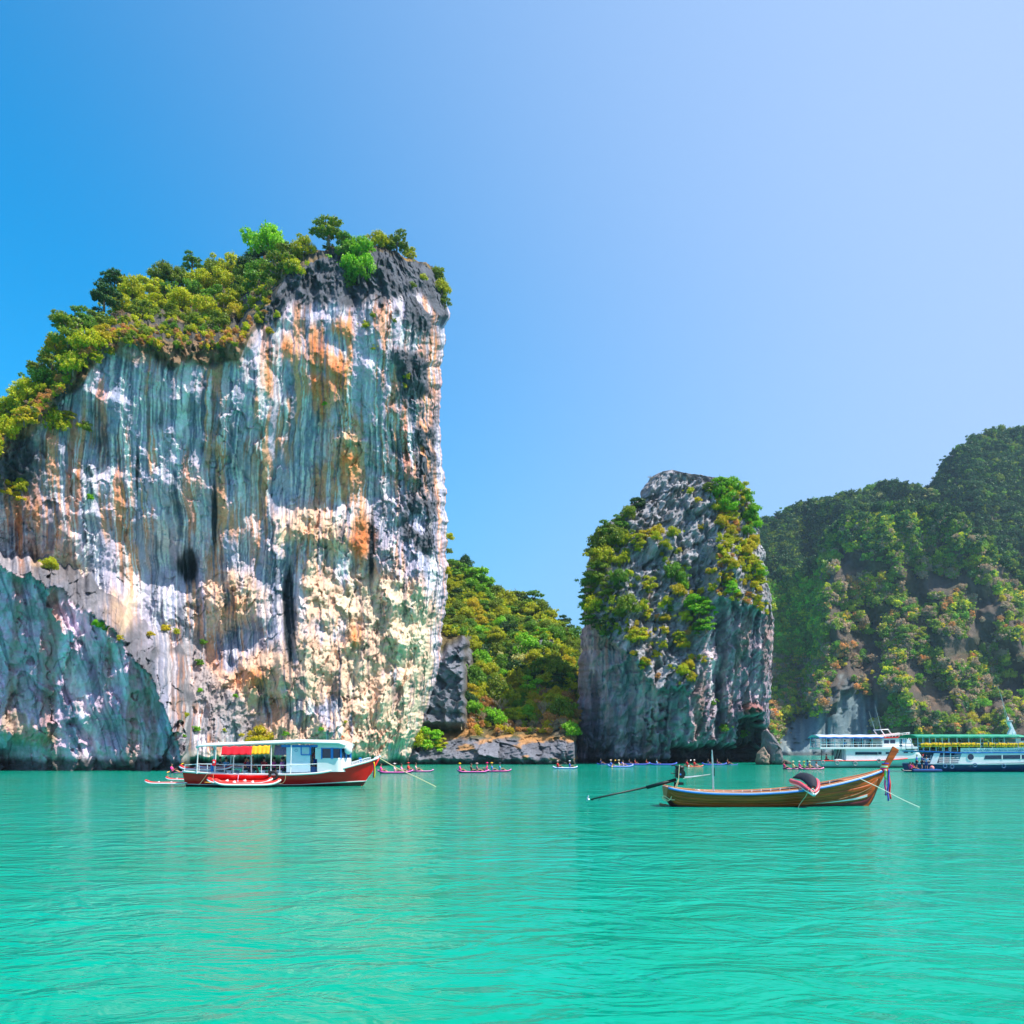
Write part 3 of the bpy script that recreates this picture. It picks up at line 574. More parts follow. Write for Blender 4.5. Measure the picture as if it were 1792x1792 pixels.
LEAF = leaf_mat('leaves', 'obj'); LEAF_I = leaf_mat('leaves_of_forest', 'inst')
BARK = mat('bark', lin(120,104,86), .9, var=.3, scale=2)
def leaf_mesh(name, lobes, n, size, seed, droop=.3, twig=False):
    r = np.random.default_rng(seed); V = []; cols = []
    for (cx, cy, cz, rad, fl) in lobes:
        k = max(8, int(n*rad*rad/.2)); d = r.normal(size=(k, 3)); d[:, 2] = np.where(d[:, 2] < -.2, d[:, 2]*.8, d[:, 2]); d /= np.linalg.norm(d, axis=1)[:, None]
        # leaves gather in clumps on the lobe's skin
        cl = r.normal(size=(16, 3)); cl /= np.linalg.norm(cl, axis=1)[:, None]; cl[:, 2] = np.abs(cl[:, 2])*.9 - .15
        near = cl[np.argmax(d @ cl.T, 1)]; d = d*.55 + near*.45*(1 if not twig else .5); d /= np.linalg.norm(d, axis=1)[:, None]
        rr = rad*(1 - .35*r.random(k)**2 + .17*r.normal(size=k)); c = d*rr[:, None]*np.array([1, 1, fl]) + np.array([cx, cy, cz])
        nrm = d*.7 + r.normal(size=(k, 3))*.55 + np.array([0, 0, .35]); nrm /= np.linalg.norm(nrm, axis=1)[:, None]
        a = np.cross(nrm, r.normal(size=(k, 3))); a /= np.linalg.norm(a, axis=1)[:, None]; b = np.cross(nrm, a)
        s = size*(.6 + .8*r.random(k))[:, None]; bend = nrm*s*.25
        q = np.stack([c - a*s, c - b*s*.6 - bend*.3, c + a*s - bend, c + b*s*.6 - bend*.3], 1); V.append(q.reshape(-1, 3))
        sh = .75 + .45*r.random(k); hue = r.normal(size=k)*.07
        cols.append(np.repeat(np.stack([sh*(1+hue*2), sh, sh*(1-hue), np.ones(k)], 1), 4, 0))
    V = np.concatenate(V); cols = np.concatenate(cols); nq = len(V)//4; me = bpy.data.meshes.new(name)
    me.vertices.add(len(V)); me.vertices.foreach_set('co', V.astype(np.float32).reshape(-1)); me.loops.add(nq*4); me.loops.foreach_set('vertex_index', np.arange(nq*4, dtype=np.int32))
    me.polygons.add(nq); me.polygons.foreach_set('loop_start', np.arange(0, nq*4, 4, dtype=np.int32))
    a = me.color_attributes.new('leaf', 'FLOAT_COLOR', 'POINT'); a.data.foreach_set('color', cols.astype(np.float32).reshape(-1)); me.update(calc_edges=True)
    return me
def lobes_round(seed, k=9, spread=.6, h=.55):
    r = np.random.default_rng(seed); L = [(0, 0, 0, .45, .8)]
    for i in range(9): L.append((r.normal()*.42, r.normal()*.42, r.normal()*.28+.15, .12+.13*r.random(), .9))
    for i in range(k):
        a = 2*math.pi*(i + r.random()*.6)/k; q = spread*(.5+.8*r.random()); L.append((math.cos(a)*q, math.sin(a)*q, (r.random()-.4)*h*1.3, .2+.2*r.random(), .9))
    for i in range(3): L.append(((r.random()-.5)*.6, (r.random()-.5)*.6, h*(.6+.5*r.random()), .26+.16*r.random(), .95))
    return L
def lobes_flat(seed):
    r = np.random.default_rng(seed); L = []
    for lv, (z, rad) in enumerate(((-.25, .75), (.1, .8), (.42, .5))):
        for i in range(5):
            a = 2*math.pi*(i + r.random())/5; q = rad*(.45+.5*r.random()); L.append((math.cos(a)*q, math.sin(a)*q, z + .12*r.normal(), .24+.14*r.random(), .42))
    return L
def lobes_drape(seed):
    r = np.random.default_rng(seed); return [((r.random()-.5)*1.2, (r.random()-.5)*.8, .75 - i*.17, .25+.17*r.random(), .7) for i in range(9)]
CROWNS = {'round': [leaf_mesh('crown_mesh', lobes_round(s), 800, .05, s) for s in (1, 2, 3, 4)],
          'flat': [leaf_mesh('crown_mesh', lobes_flat(s), 700, .05, s) for s in (5, 6, 7)],
          'drape': [leaf_mesh('crown_mesh', lobes_drape(s), 420, .06, s) for s in (8, 9)]}
SMALL = [leaf_mesh('bush_mesh', lobes_round(s, 6, .5, .6), 190, .095, s) for s in (11, 12, 13)]
FARC = [leaf_mesh('crown_mesh', lobes_round(s, 6, .5, .6), 150, .10, s) for s in (21, 22, 23, 24)]
for q in CROWNS.values():
    for m_ in q: m_.materials.append(LEAF)
for m_ in SMALL: m_.materials.append(LEAF)
for m_ in FARC: m_.materials.append(LEAF_I)
def trunk_mesh(seed):
    r = random.Random(seed); b = MB(); top = Vector((r.uniform(-.15,.15), r.uniform(-.15,.15), .75))
    b.tube([(0,0,-.35), (r.uniform(-.08,.08), 0, .2), top*.7, top], [.085,.065,.05,.03], 7)
    for i in range(6):
        a = i*1.05 + r.random(); s = top*r.uniform(.45,.95); e = s + Vector((math.cos(a)*.6, math.sin(a)*.6, r.uniform(.25,.6))); b.tube([s, (s+e)/2 + Vector((0,0,-.05)), e], [.035,.024,.01], 5)
    return b.mesh('trunk_mesh', BARK, True)
TRUNKS = [trunk_mesh(s) for s in range(4)]
def bare_mesh(seed):
    r = random.Random(seed); b = MB()
    def grow(p, d, l, rad, lv):
        e = p + d*l; b.tube([p, (p+e)/2 + Vector((r.uniform(-1,1), r.uniform(-1,1), r.uniform(-1,1)))*l*.08, e], [rad, rad*.8, rad*.6], 4 if lv else 6)
        if lv < 4:
            for k in range(3 if lv else 6):
                nd = (d + Vector((r.uniform(-1,1), r.uniform(-1,1), r.uniform(-.3,.7)))*.8).normalized(); grow(e if k else p+d*l*.6, nd, l*r.uniform(.55,.8), rad*.6, lv+1)
    grow(Vector((0,0,-.4)), Vector((0,0,1)), .42, .03, 0); return b
TWIG = mat('dry_twigs', lin(186,160,136), .9, var=.25, scale=2, objcol=True)
BARE = [bare_mesh(s).mesh('bare_mesh', TWIG) for s in (1, 2)]
COL = {'y': ('yellow green', lin(190,194,34)), 'l': ('bright lime green', lin(138,196,40)), 'g': ('mid green', lin(110,156,44)), 'o': ('olive green', lin(132,154,42)),
       'd': ('dark green', lin(62,104,52)), 't': ('golden yellow', lin(206,190,40)), 'b': ('grey brown leafless', lin(168,146,120)), 'p': ('pale cream flowering', lin(206,206,130)), 'r': ('orange brown dry', lin(204,152,88))}
TREES = []
def put(px, py, r, c, host, kind=None, where=None, look=None, grp=None):
    look = look or {'cliff': look_cliff, 'pillar': look_pillar, 'hill': look_mid, 'far': look_far}[host]
    D = look(px, py + r*.35)
    if D is None: return
    kind = kind or random.choice(['round', 'round', 'flat'] if r > 11 else ['small'])
    TREES.append(dict(px=px, py=py, r=r, c=c, D=D, kind=kind, host=host, where=where, grp=grp))
def near(px, py, d):
    return any(abs(t['px']-px) < d and abs(t['py']-py) < d and (t['px']-px)**2 + (t['py']-py)**2 < d*d for t in TREES)

# the tall cliff: crest, terrace and shoulder, read off the photograph
for a in [(575,404,32,'o','flat'),(470,424,36,'l'),(452,448,24,'d'),(505,446,26,'o','flat'),(532,438,22,'y'),(606,432,26,'g'),(632,436,24,'l'),(662,424,18,'y'),(694,428,26,'o','flat'),(716,446,14,'y'),
          (622,462,30,'l'),(612,492,22,'g','drape'),(628,478,20,'l'),(452,486,30,'g'),(470,510,20,'o','drape'),(438,468,22,'d'),(494,468,32,'o'),(514,472,20,'y'),(336,460,20,'g','flat'),(372,478,22,'o'),(404,470,24,'y'),(426,478,22,'o'),
          (390,496,25,'y'),(350,498,28,'y'),(312,490,24,'o'),(282,480,24,'o'),(262,506,28,'y'),(232,516,28,'y'),(200,494,28,'d','flat'),(182,520,28,'d','flat'),(214,538,25,'y'),(246,546,24,'o'),(318,528,28,'y'),(362,540,26,'y'),
          (402,528,26,'y'),(384,562,22,'o'),(300,548,20,'o'),(338,508,20,'g'),(422,510,22,'o'),(276,530,22,'y'),(340,560,18,'o'),(414,552,18,'t'),(420,500,16,'d'),(290,512,20,'g'),(374,520,22,'g'),
          (120,580,32,'o','flat'),(152,598,28,'y'),(112,616,32,'o'),(90,636,28,'o','flat'),(64,646,20,'o','flat'),(52,684,26,'y'),(30,702,26,'y'),(14,722,26,'y'),(8,752,22,'y'),(42,728,20,'t'),(150,570,22,'g'),(170,560,22,'o'),(180,586,20,'t'),
          (76,664,24,'g'),(128,640,22,'y'),(140,552,18,'g','flat'),(102,560,18,'o'),(96,604,20,'t'),(166,622,14,'y'),(-40,770,34,'y'),(-70,830,36,'o')]:
    put(a[0], a[1], a[2], a[3], 'cliff', a[4] if len(a) > 4 else None)
for a in [(95,738,26,'y'),(120,728,14,'t'),(150,748,10,'o'),(766,484,16,'o','round'),(774,508,16,'y','round'),(778,528,12,'o'),(158,870,7,'l'),(20,858,20,'t'),(36,850,14,'y'),(88,988,16,'y'),(172,1092,10,'l'),(184,1100,7,'g'),(210,1118,7,'t'),
          (350,1208,5,'l'),(568,706,5,'l'),(355,1124,8,'g'),(350,1160,8,'g'),(392,1278,4,'y'),(345,1276,8,'l'),(454,1290,22,'t'),(500,1284,6,'l'),(562,1276,5,'l'),(604,1264,4,'y'),(325,1252,6,'y'),(412,1218,5,'l'),(322,1288,4,'l'),(452,560,9,'y'),(470,580,8,'t'),
          (486,552,7,'y'),(640,570,8,'y'),(652,552,6,'o'),(652,610,6,'t'),(712,660,7,'y'),(708,676,6,'t'),(690,562,5,'o'),(720,500,8,'o'),(740,486,8,'y'),(788,940,8,'y'),(786,965,7,'o'),(782,1000,8,'t'),(262,1110,8,'t'),(290,1100,9,'t'),(310,1106,7,'y'),(195,616,9,'t'),(226,590,8,'o'),(252,584,12,'o'),(268,600,8,'y')]:
    put(a[0], a[1], a[2], a[3], 'cliff', a[4] if len(a) > 4 else None, 'wall')
for a in [(206,478,12),(280,468,16),(392,512,14),(250,570,14),(330,575,14)]: put(a[0], a[1], a[2], 'b', 'cliff', 'bare')
# the wooded hill
for a in [(800,1000,26,'g'),(836,1012,30,'l'),(848,1026,24,'l'),(812,990,18,'d'),(870,1038,16,'o'),(908,1046,22,'o'),(935,1050,20,'g','flat'),(948,1066,18,'o'),(965,1082,16,'y'),(988,1092,18,'d','flat'),(1004,1118,20,'g'),(922,1136,30,'l'),
          (912,1150,24,'p'),(914,1160,20,'p'),(905,1190,22,'y'),(945,1110,16,'l'),(982,1140,16,'y'),(868,1136,22,'o'),(940,1180,26,'g','drape'),(958,1190,18,'y'),(974,1176,26,'o'),(993,1186,14,'l'),(900,1178,26,'d'),(930,1205,24,'l'),(870,1215,30,'o'),(890,1226,22,'y'),
          (850,1232,16,'r'),(875,1240,34,'b','bare'),(840,1205,20,'y'),(826,1190,26,'g'),(820,1226,18,'d'),(832,1244,22,'l'),(952,1250,36,'b','bare'),(920,1250,20,'l'),(896,1252,22,'y'),(870,1258,20,'l'),(980,1246,26,'o'),(985,1270,22,'b','bare'),(1000,1278,18,'l'),
          (846,1258,24,'b','bare'),(808,1262,26,'b','bare'),(770,1268,22,'b','bare'),(754,1296,26,'l'),(738,1300,20,'y'),(772,1302,14,'y'),(964,1228,18,'y'),(908,1236,14,'g'),(855,1085,16,'o')]:
    put(a[0], a[1], a[2], a[3], 'hill', a[4] if len(a) > 4 else None)
tries = 0
while sum(t['host'] == 'hill' for t in TREES) < 150 and tries < 4000:
    tries += 1; px = random.uniform(782, 1016); rd = poly(*MH_R, px); py = random.uniform(rd + 4, 1262)
    if near(px, py, 11) or (abs(px-962) < 24 and 1085 < py < 1180 and random.random() < .8) or (px < 822 and py > 1100): continue
    put(px, py, random.uniform(12, 19), random.choice('yyoogglodt' if py < 1200 else 'yytgrtbrt'), 'hill')
    if TREES[-1]['c'] == 'b': TREES[-1]['kind'] = 'bare'
# the rock pillar
for a in [(1116,882,16,'d'),(1100,900,16,'o'),(1080,915,14,'g'),(1060,928,20,'g','flat'),(1075,940,22,'o'),(1050,950,22,'o'),(1040,968,20,'o'),(1058,975,22,'y'),(1090,945,16,'y'),(1046,1000,24,'o'),(1034,1015,18,'g'),(1030,1040,18,'g'),(1040,1060,20,'y'),(1026,1062,14,'l'),
          (1036,1085,18,'g'),(1024,1085,12,'g'),(1050,1090,14,'d'),(1060,1030,16,'o'),(1066,1000,14,'b','bare'),(1090,980,12,'y'),(1084,1010,14,'g'),(1240,852,12,'o'),(1262,846,18,'l'),(1282,850,18,'l'),(1296,858,16,'y'),(1306,872,14,'l'),(1260,870,22,'l'),(1270,888,20,'l'),
          (1254,886,14,'y'),(1276,905,12,'y'),(1262,912,11,'t'),(1316,895,16,'l'),(1312,906,15,'g'),(1322,915,12,'l'),(1308,930,12,'g'),(1320,946,12,'t'),(1310,955,12,'t'),(1304,965,10,'t'),(1280,930,11,'t'),(1272,944,10,'y'),(1274,954,9,'y'),(1316,980,10,'y'),(1322,990,14,'y'),(1330,1000,14,'l'),
          (1332,1016,11,'y'),(1322,1024,9,'t'),(1272,980,11,'y'),(1284,988,10,'t'),(1268,972,9,'y'),(1276,1020,16,'l'),(1282,1030,13,'l'),(1274,1012,9,'t'),(1224,1060,24,'l','flat'),(1238,1066,18,'l','flat'),(1210,1056,16,'l'),(1236,1094,18,'l','flat'),(1222,1098,14,'g'),
          (1180,1002,18,'g'),(1192,1014,12,'g'),(1196,1024,10,'l'),(1188,1034,14,'t'),(1150,930,11,'t'),(1130,938,16,'t'),(1116,944,14,'y'),(1178,932,12,'y'),(1164,952,10,'y'),(1148,940,10,'y'),(1116,960,9,'y'),(1136,1022,14,'y'),(1124,1060,12,'y'),(1100,1060,20,'o'),(1084,1072,14,'o'),
          (1118,1112,18,'y'),(1110,1106,10,'t'),(1130,1112,9,'t'),(1104,1118,12,'y'),(1166,1052,10,'y'),(1172,1066,9,'g'),(1160,1080,10,'t'),(1200,1080,12,'y'),(1190,1112,12,'y'),(1196,1126,10,'t'),(1164,1104,9,'t'),(1206,1164,12,'t'),(1196,1172,10,'y'),(1210,1186,10,'t'),(1228,1156,9,'t'),(1330,1062,9,'t'),(1240,1000,8,'t'),
          (1208,860,7,'y'),(1220,875,7,'t'),(1160,1130,9,'y'),(1150,1146,8,'t'),(1132,1160,8,'t'),(1226,924,6,'t'),(1200,990,7,'t'),(1226,1036,9,'t'),(1246,1030,9,'y'),(1246,1230,8,'g'),(1268,1276,9,'g'),(1300,1286,9,'g')]:
    put(a[0], a[1], a[2]*1.05, a[3], 'pillar', a[4] if len(a) > 4 else None)
put(1139, 840, 13, 'b', 'pillar', 'bare')
# clearest trees on the far headland
for a in [(1400,1010,18,'l'),(1385,1020,14,'l'),(1372,1030,14,'y'),(1395,1195,14,'y'),(1384,1215,12,'y'),(1410,1180,13,'t'),(1375,1245,12,'y'),(1750,1170,14,'l'),(1764,1182,12,'y'),(1720,1232,12,'l'),(1730,1260,14,'y'),(1700,1258,12,'t'),(1678,1262,12,'y'),(1648,1180,14,'g'),(1690,1200,12,'l'),(1760,1250,12,'l'),(1742,1216,12,'g'),(1500,1040,12,'g'),(1520,1105,10,'l'),(1580,1110,16,'g'),(1610,1110,14,'y'),(1660,970,16,'g'),(1690,985,14,'y'),(1738,950,16,'p'),(1620,866,14,'p'),(1540,872,12,'p')]:
    put(a[0], a[1], a[2], a[3], 'far')
def zone(t):
    x, y, h = t['px'], t['py'], t['host']
    if h == 'cliff':
        if t['where'] == 'wall':
            if y < 640 and x > 430: return 'rooted in the dark rock near the top of the tall cliff'
            if y > 1240: return 'at the foot of the tall cliff above the red boat'
            if y > 960: return 'on the grey rock ledge low on the tall cliff'
            return 'clinging to the bare left wall of the tall cliff' if x < 400 else 'clinging to the right edge of the tall cliff'
        if x < 185 and y > 545: return 'on the steep left shoulder of the tall cliff'
        if x < 430: return 'on the sloping terrace' + (' skyline' if y < 505 else '') + ' of the tall cliff'
        return 'on the tall cliff summit, ' + ('left of' if x < 545 else 'around' if x < 640 else 'right of') + ' its highest tree'
    if h == 'hill':
        rd = poly(*MH_R, x); v = (y-rd)/(1290-rd); s = 'beside the cliff' if x < 860 else 'mid slope' if x < 945 else 'beside the rock pillar'
        return ('on the skyline' if v < .12 else 'high' if v < .4 else 'halfway up' if v < .7 else 'low') + ' on the small wooded hill, ' + s
    if h == 'pillar':
        return ('on the left flank of the rock pillar' if x < 1095 else 'on the right shoulder of the rock pillar' if x > 1240 and y < 960 else 'down the right edge of the rock pillar' if x > 1262
                else 'on the grey upper face of the rock pillar' if y < 1045 else 'on the middle of the rock pillar face' if y < 1140 else 'above the undercut of the rock pillar')
    return 'on the far headland ' + ('behind the rock pillar' if x < 1440 else 'above the white tour boat' if x < 1620 else 'above the green roofed boat')
for t in TREES:
    cn = COL[t['c']][0]; k = t['kind']; s = 'small ' if t['r'] < 9 else '' if t['r'] < 22 else 'large '
    noun = {'round': 'round tree', 'flat': 'flat topped tree', 'drape': 'trailing shrub', 'small': 'bush', 'bare': 'shrub'}[k]
    t['lab'] = f"{s}{cn} {noun} {zone(t)}"
byl = {}
for t in TREES: byl.setdefault(t['lab'], []).append(t)
ORD = 'second third fourth fifth sixth seventh eighth ninth tenth eleventh twelfth'.split()
for lab, ts in byl.items():
    if len(ts) > 1:
        ts.sort(key=lambda t: t['px'])
        for i, t in enumerate(ts):
            short = lab.replace('on the sloping terrace skyline of the tall cliff', 'on the cliff terrace skyline').replace('rooted in the dark rock near the top of the tall cliff', 'in dark rock atop the tall cliff').replace('on the steep left shoulder', 'on the left shoulder').replace('on the small wooded hill', 'on the wooded hill').replace('on the grey upper face', 'on the upper face').replace('on the middle of the rock pillar face', 'on the mid pillar face').replace('on the tall cliff summit, ', 'on the cliff summit ').replace('its highest tree', 'the highest tree').replace(', beside', ' beside').replace('grey brown leafless', 'leafless').replace('pale cream flowering', 'pale flowering')
            w = 'leftmost such' if i == 0 else 'rightmost such' if i == len(ts)-1 else 'middle such' if len(ts) == 3 else (ORD[i-1] if i-1 < len(ORD) else 'further') + ' such from left'
            t['lab'] = f"{short}, {w.replace(' such', '')}"
GRP = {'cliff': 'trees and bushes on the tall cliff', 'hill': 'trees and bushes on the wooded hill', 'pillar': 'bushes on the rock pillar', 'far': 'clearest trees on the far headland'}
SH = [('on the skyline on the small wooded hill', 'on the wooded hill skyline'), ('on the skyline on the wooded hill', 'on the wooded hill skyline'), ('at the foot of the tall cliff above the red boat', 'at the cliff foot above the red boat'), ('on the tall cliff summit, ', 'on the cliff summit '), ('grey brown leafless', 'leafless'), ('pale cream flowering', 'pale flowering'), ('clinging to the bare left wall of the tall cliff', 'clinging to the bare left cliff wall'), ('rooted in the dark rock near the top of the tall cliff', 'in dark rock atop the tall cliff'), ('bright lime green', 'lime green'), ('on the grey rock ledge low on the tall cliff', 'on the grey ledge low on the cliff'), ('clinging to the right edge of the tall cliff', 'on the right edge of the tall cliff'), ('down the right edge', 'on the right edge'), ('on the steep left', 'on the left'), (' such from left', ' from left'), ('of the rock pillar face', 'of the pillar face')]
for t in TREES:
    for a_, b_ in SH:
        if len(t['lab'].replace(',', '').split()) > 13: t['lab'] = t['lab'].replace(a_, b_)
    if len(t['lab'].replace(',', '').split()) > 16: print('LONG', t['lab'])
for i, t in enumerate(TREES):
    r = t['r']/F*t['D']; k = t['kind']; jit = random.uniform(.85, 1.15); col = tuple(min(.9, c*jit) for c in COL[t['c']][1]) + (1,)
    p = P(t['px'], t['py'] + t['r']*.55, t['D'] - .25*r); cat = 'bush' if k in ('small', 'drape', 'bare') else 'tree'
    if k in ('small', 'bare'):
        me = random.choice(SMALL if k == 'small' and t['r'] < 10 else CROWNS['round'] if k == 'small' else BARE)
        o = link('bush' if k == 'small' else 'bare_shrub', me); o.location = p + np.array([0, 0, .45*r]); o.scale = (r*1.15, r*1.15, r*random.uniform(1.0, 1.3)); o.rotation_euler = (0, 0, random.uniform(0, 6.28)); o.color = col
        tag(o, t['lab'], cat, GRP[t['host']])
    else:
        root = thing('tree' if cat == 'tree' else 'trailing_shrub', t['lab'], cat, p, random.uniform(0, 6.28), GRP[t['host']])
        c = link('crown', random.choice(CROWNS[k]), root); c.location = (0, 0, .5*r); c.scale = (r*1.05, r*1.05, r*random.uniform(.95, 1.25)); c.color = col
        b = link('trunk', random.choice(TRUNKS), root); b.scale = (r, r, r)
print('TREES', len(TREES))

# ---- ground cover and far forest: too many to count, one object each
def scatter(name, pts, scl, tint, sources, label, kind='stuff'):
    me = bpy.data.meshes.new(name); me.vertices.add(len(pts)); me.vertices.foreach_set('co', np.asarray(pts, np.float32).reshape(-1))
    a = me.attributes.new('scl', 'FLOAT_VECTOR', 'POINT'); a.data.foreach_set('vector', np.asarray(scl, np.float32).reshape(-1))
    a = me.attributes.new('rot', 'FLOAT_VECTOR', 'POINT'); rt = np.zeros((len(pts), 3), np.float32); rt[:, 2] = rng.random(len(pts))*6.28; a.data.foreach_set('vector', rt.reshape(-1))
    a = me.attributes.new('tint', 'FLOAT_COLOR', 'POINT'); tt = np.ones((len(pts), 4), np.float32); tt[:, :3] = tint; a.data.foreach_set('color', tt.reshape(-1))
    o = link(name, me); ng = bpy.data.node_groups.new(name, 'GeometryNodeTree')
    ng.interface.new_socket('Geometry', in_out='INPUT', socket_type='NodeSocketGeometry'); ng.interface.new_socket('Geometry', in_out='OUTPUT', socket_type='NodeSocketGeometry')
    gi = ng.nodes.new('NodeGroupInput'); go = ng.nodes.new('NodeGroupOutput'); ip = ng.nodes.new('GeometryNodeInstanceOnPoints'); jn = ng.nodes.new('GeometryNodeJoinGeometry')
    for s in sources:
        oi = ng.nodes.new('GeometryNodeObjectInfo'); oi.inputs['Object'].default_value = s; oi.inputs['As Instance'].default_value = True; ng.links.new(oi.outputs['Geometry'], jn.inputs[0])
    def na(n_):
        x = ng.nodes.new('GeometryNodeInputNamedAttribute'); x.data_type = 'FLOAT_VECTOR'; x.inputs['Name'].default_value = n_; return x.outputs[0]
    ip.inputs['Pick Instance'].default_value = True; L = ng.links.new
    L(gi.outputs[0], ip.inputs['Points']); L(jn.outputs[0], ip.inputs['Instance']); L(na('scl'), ip.inputs['Scale']); L(na('rot'), ip.inputs['Rotation']); L(ip.outputs[0], go.inputs[0])
    m = o.modifiers.new('scatter', 'NODES'); m.node_group = ng; return tag(o, label, kind=kind)
SRC = [bpy.data.objects.new('forest_crown', m_) for m_ in FARC]      # crown shapes the forest repeats
def forest(name, n, region, look, palette, rpx, label, flat=1.1):
    pts = []; scl = []; tint = []; tr = 0
    while len(pts) < n and tr < n*6:
        tr += 1; px, py = region()
        if px is None: continue
        D = look(px, py)
        if D is None: continue
        r = random.uniform(*rpx)/F*D; pts.append(P(px, py, D - r*(.5 if look is look_far else .15))); s = random.uniform(.8, 1.15); scl.append((r, r, r*flat*s)); c = np.array(COL[palette(px, py)][1]); tint.append(c*random.uniform(.85, 1.3)*((.85 if py < poly(*FH_R, px) + 12 else 1.2) if look is look_far else 1))
    return scatter(name, pts, scl, tint, SRC, label)
def reg_far():
    px = random.uniform(1325, 1830); top = min(poly(*FH_R, px), poly(*BL_R, px), poly(*BR_R, px) if px > 1560 else 9999); py = random.uniform(top, 1312)
    v = fbm(px*.02, py*.02, 3., 3); front = py > poly(*FH_R, px) + 15
    if py > 1195 and blob(px, py, 1495, 1266, 46, 74) + blob(px, py, 1405, 1290, 50, 52) + .3*random.uniform(-1, 1) > .42: return None, None
    if py > 1300 and px < 1560: return None, None
    if front and 960 < py and px > 1450 and random.random() < .15 + .85*sst(-.12, .12, v): return None, None
    return px, py
def pal_far(px, py):
    if py < poly(*FH_R, px) + 15: return random.choice('dddddgdo')
    if px < 1440 and py < 1150: return random.choice('gglyo')
    return random.choice('ddgooyob' if py < 990 else 'ogobyobgobbrobtd')
forest('forest', 7500, reg_far, look_far, pal_far, (4, 12), 'dense green forest canopy covering the far hills')
def reg_offr():
    px = random.uniform(1830, 1900); return px, random.uniform(max(780, poly(*FH_R, px)), 1300)
forest('undergrowth', 1000, lambda: (lambda px: (px, random.uniform(poly(*MH_R, px), 1285 if px > 824 else 1110)))(random.uniform(770, 1008)), look_mid, lambda x, y: random.choice('rtybro' if y > 1235 else 'ooyygybr' if y > 1190 else 'oygyo'), (6, 12), 'low green and brown undergrowth covering the small wooded hill')
def reg_terr():
    px = random.uniform(-60, 470); e, c = poly(*CL_EDGE, px), poly(*CL_CREST, px)
    return px, random.uniform(c - 2, e + 10)
forest('undergrowth', 760, reg_terr, look_cliff, lambda x, y: random.choice('oyygyoby' if y < poly(*CL_EDGE, x) - 18 else 'trroy'), (4, 9), 'tangled undergrowth between the trees on the cliff terrace')
def reg_pil():
    py = random.uniform(850, 1200); px = random.uniform(poly(*PL_L, py) + 8, poly(*PL_R, py) - 8); v = fbm(px*.02, py*.02, 8., 3)
    if py > poly(*PL_BROW, px) or py < 850 or (px < 1095 and py > 1110): return None, None
    w = .5 if (px < 1100 and py > 900) else .5 if px > 1255 else .35*sst(-.1, .3, v)*(py > 960)
    return (px, py) if random.random() < w else (None, None)
forest('undergrowth', 420, reg_pil, look_pillar, lambda x, y: random.choice('oogyd' if x < 1100 else 'ytrtyo'), (3.5, 7.5), 'tufts of low greenery in the cracks of the rock pillar')
# ---------------------------------------------------------------- paints
WHITE = mat('white_paint', (.78, .79, .80), .35, var=.07, scale=1.5); RED = mat('red_paint', lin(255, 8, 10), .38, var=.16, scale=1.2)
MAROON = mat('maroon_paint', lin(96, 22, 26), .5, var=.2, scale=2); BLUE = mat('blue_paint', lin(30, 120, 205), .4, var=.1); NAVY = mat('navy_paint', lin(16, 50, 110), .35, var=.15, scale=1)
PALEBLUE = mat('pale_blue_paint', lin(204, 226, 240), .4, var=.07); DARK = mat('dark_interior', (.012, .016, .022), .6); GLASS = mat('window_glass', lin(10, 40, 70), .08, var=.05, spec=.8)
RUBBER = mat('black_rubber', (.018, .018, .02), .75, bump=.3, scale=20); STEEL = mat('galvanised_steel', (.62, .64, .66), .35, metal=.6, var=.1); BLACK = mat('black_iron', (.016, .017, .018), .45, metal=.3, var=.3, scale=8)
WOOD = mat('varnished_wood', lin(190, 84, 16), .38, var=.42, scale=3.2, stretch=(.25, 1, 2.2), bump=.15); WOODIN = mat('inner_wood', lin(196, 118, 66), .6, var=.35, scale=3, stretch=(.3, 1, 2)); PALEWOOD = mat('worn_wood', lin(150, 116, 78), .6, var=.3, scale=4)
ROPE = mat('rope', lin(226, 206, 160), .9, var=.2, scale=30); ROPEW = mat('white_rope', lin(238, 232, 214), .9, var=.12, scale=30); GREEN = mat('green_canvas', lin(40, 150, 120), .7, var=.12, scale=1); BLUECAN = mat('blue_canvas', lin(40, 110, 200), .7, var=.12, scale=1)
FAB = mat('fabric', (1, 1, 1), .85, var=.14, scale=12, objcol=True); VINYL = mat('inflatable_vinyl', (1, 1, 1), .4, var=.06, scale=4, objcol=True); SKIN = mat('skin', lin(196, 132, 98), .55, var=.08, scale=8); HAIR = mat('dark_hair', (.014, .011, .01), .6)
YEL = mat('yellow_plastic', lin(252, 196, 10), .45, var=.08); REDCLOTH = mat('red_cloth', lin(255, 16, 40), .8, var=.12, scale=5); ORCLOTH = mat('orange_cloth', lin(255, 178, 16), .8, var=.12, scale=5); PURCLOTH = mat('purple_cloth', lin(140, 120, 160), .8, var=.15, scale=5)
def colr(o, *rgb): o.color = (*lin(*rgb), 1); return o

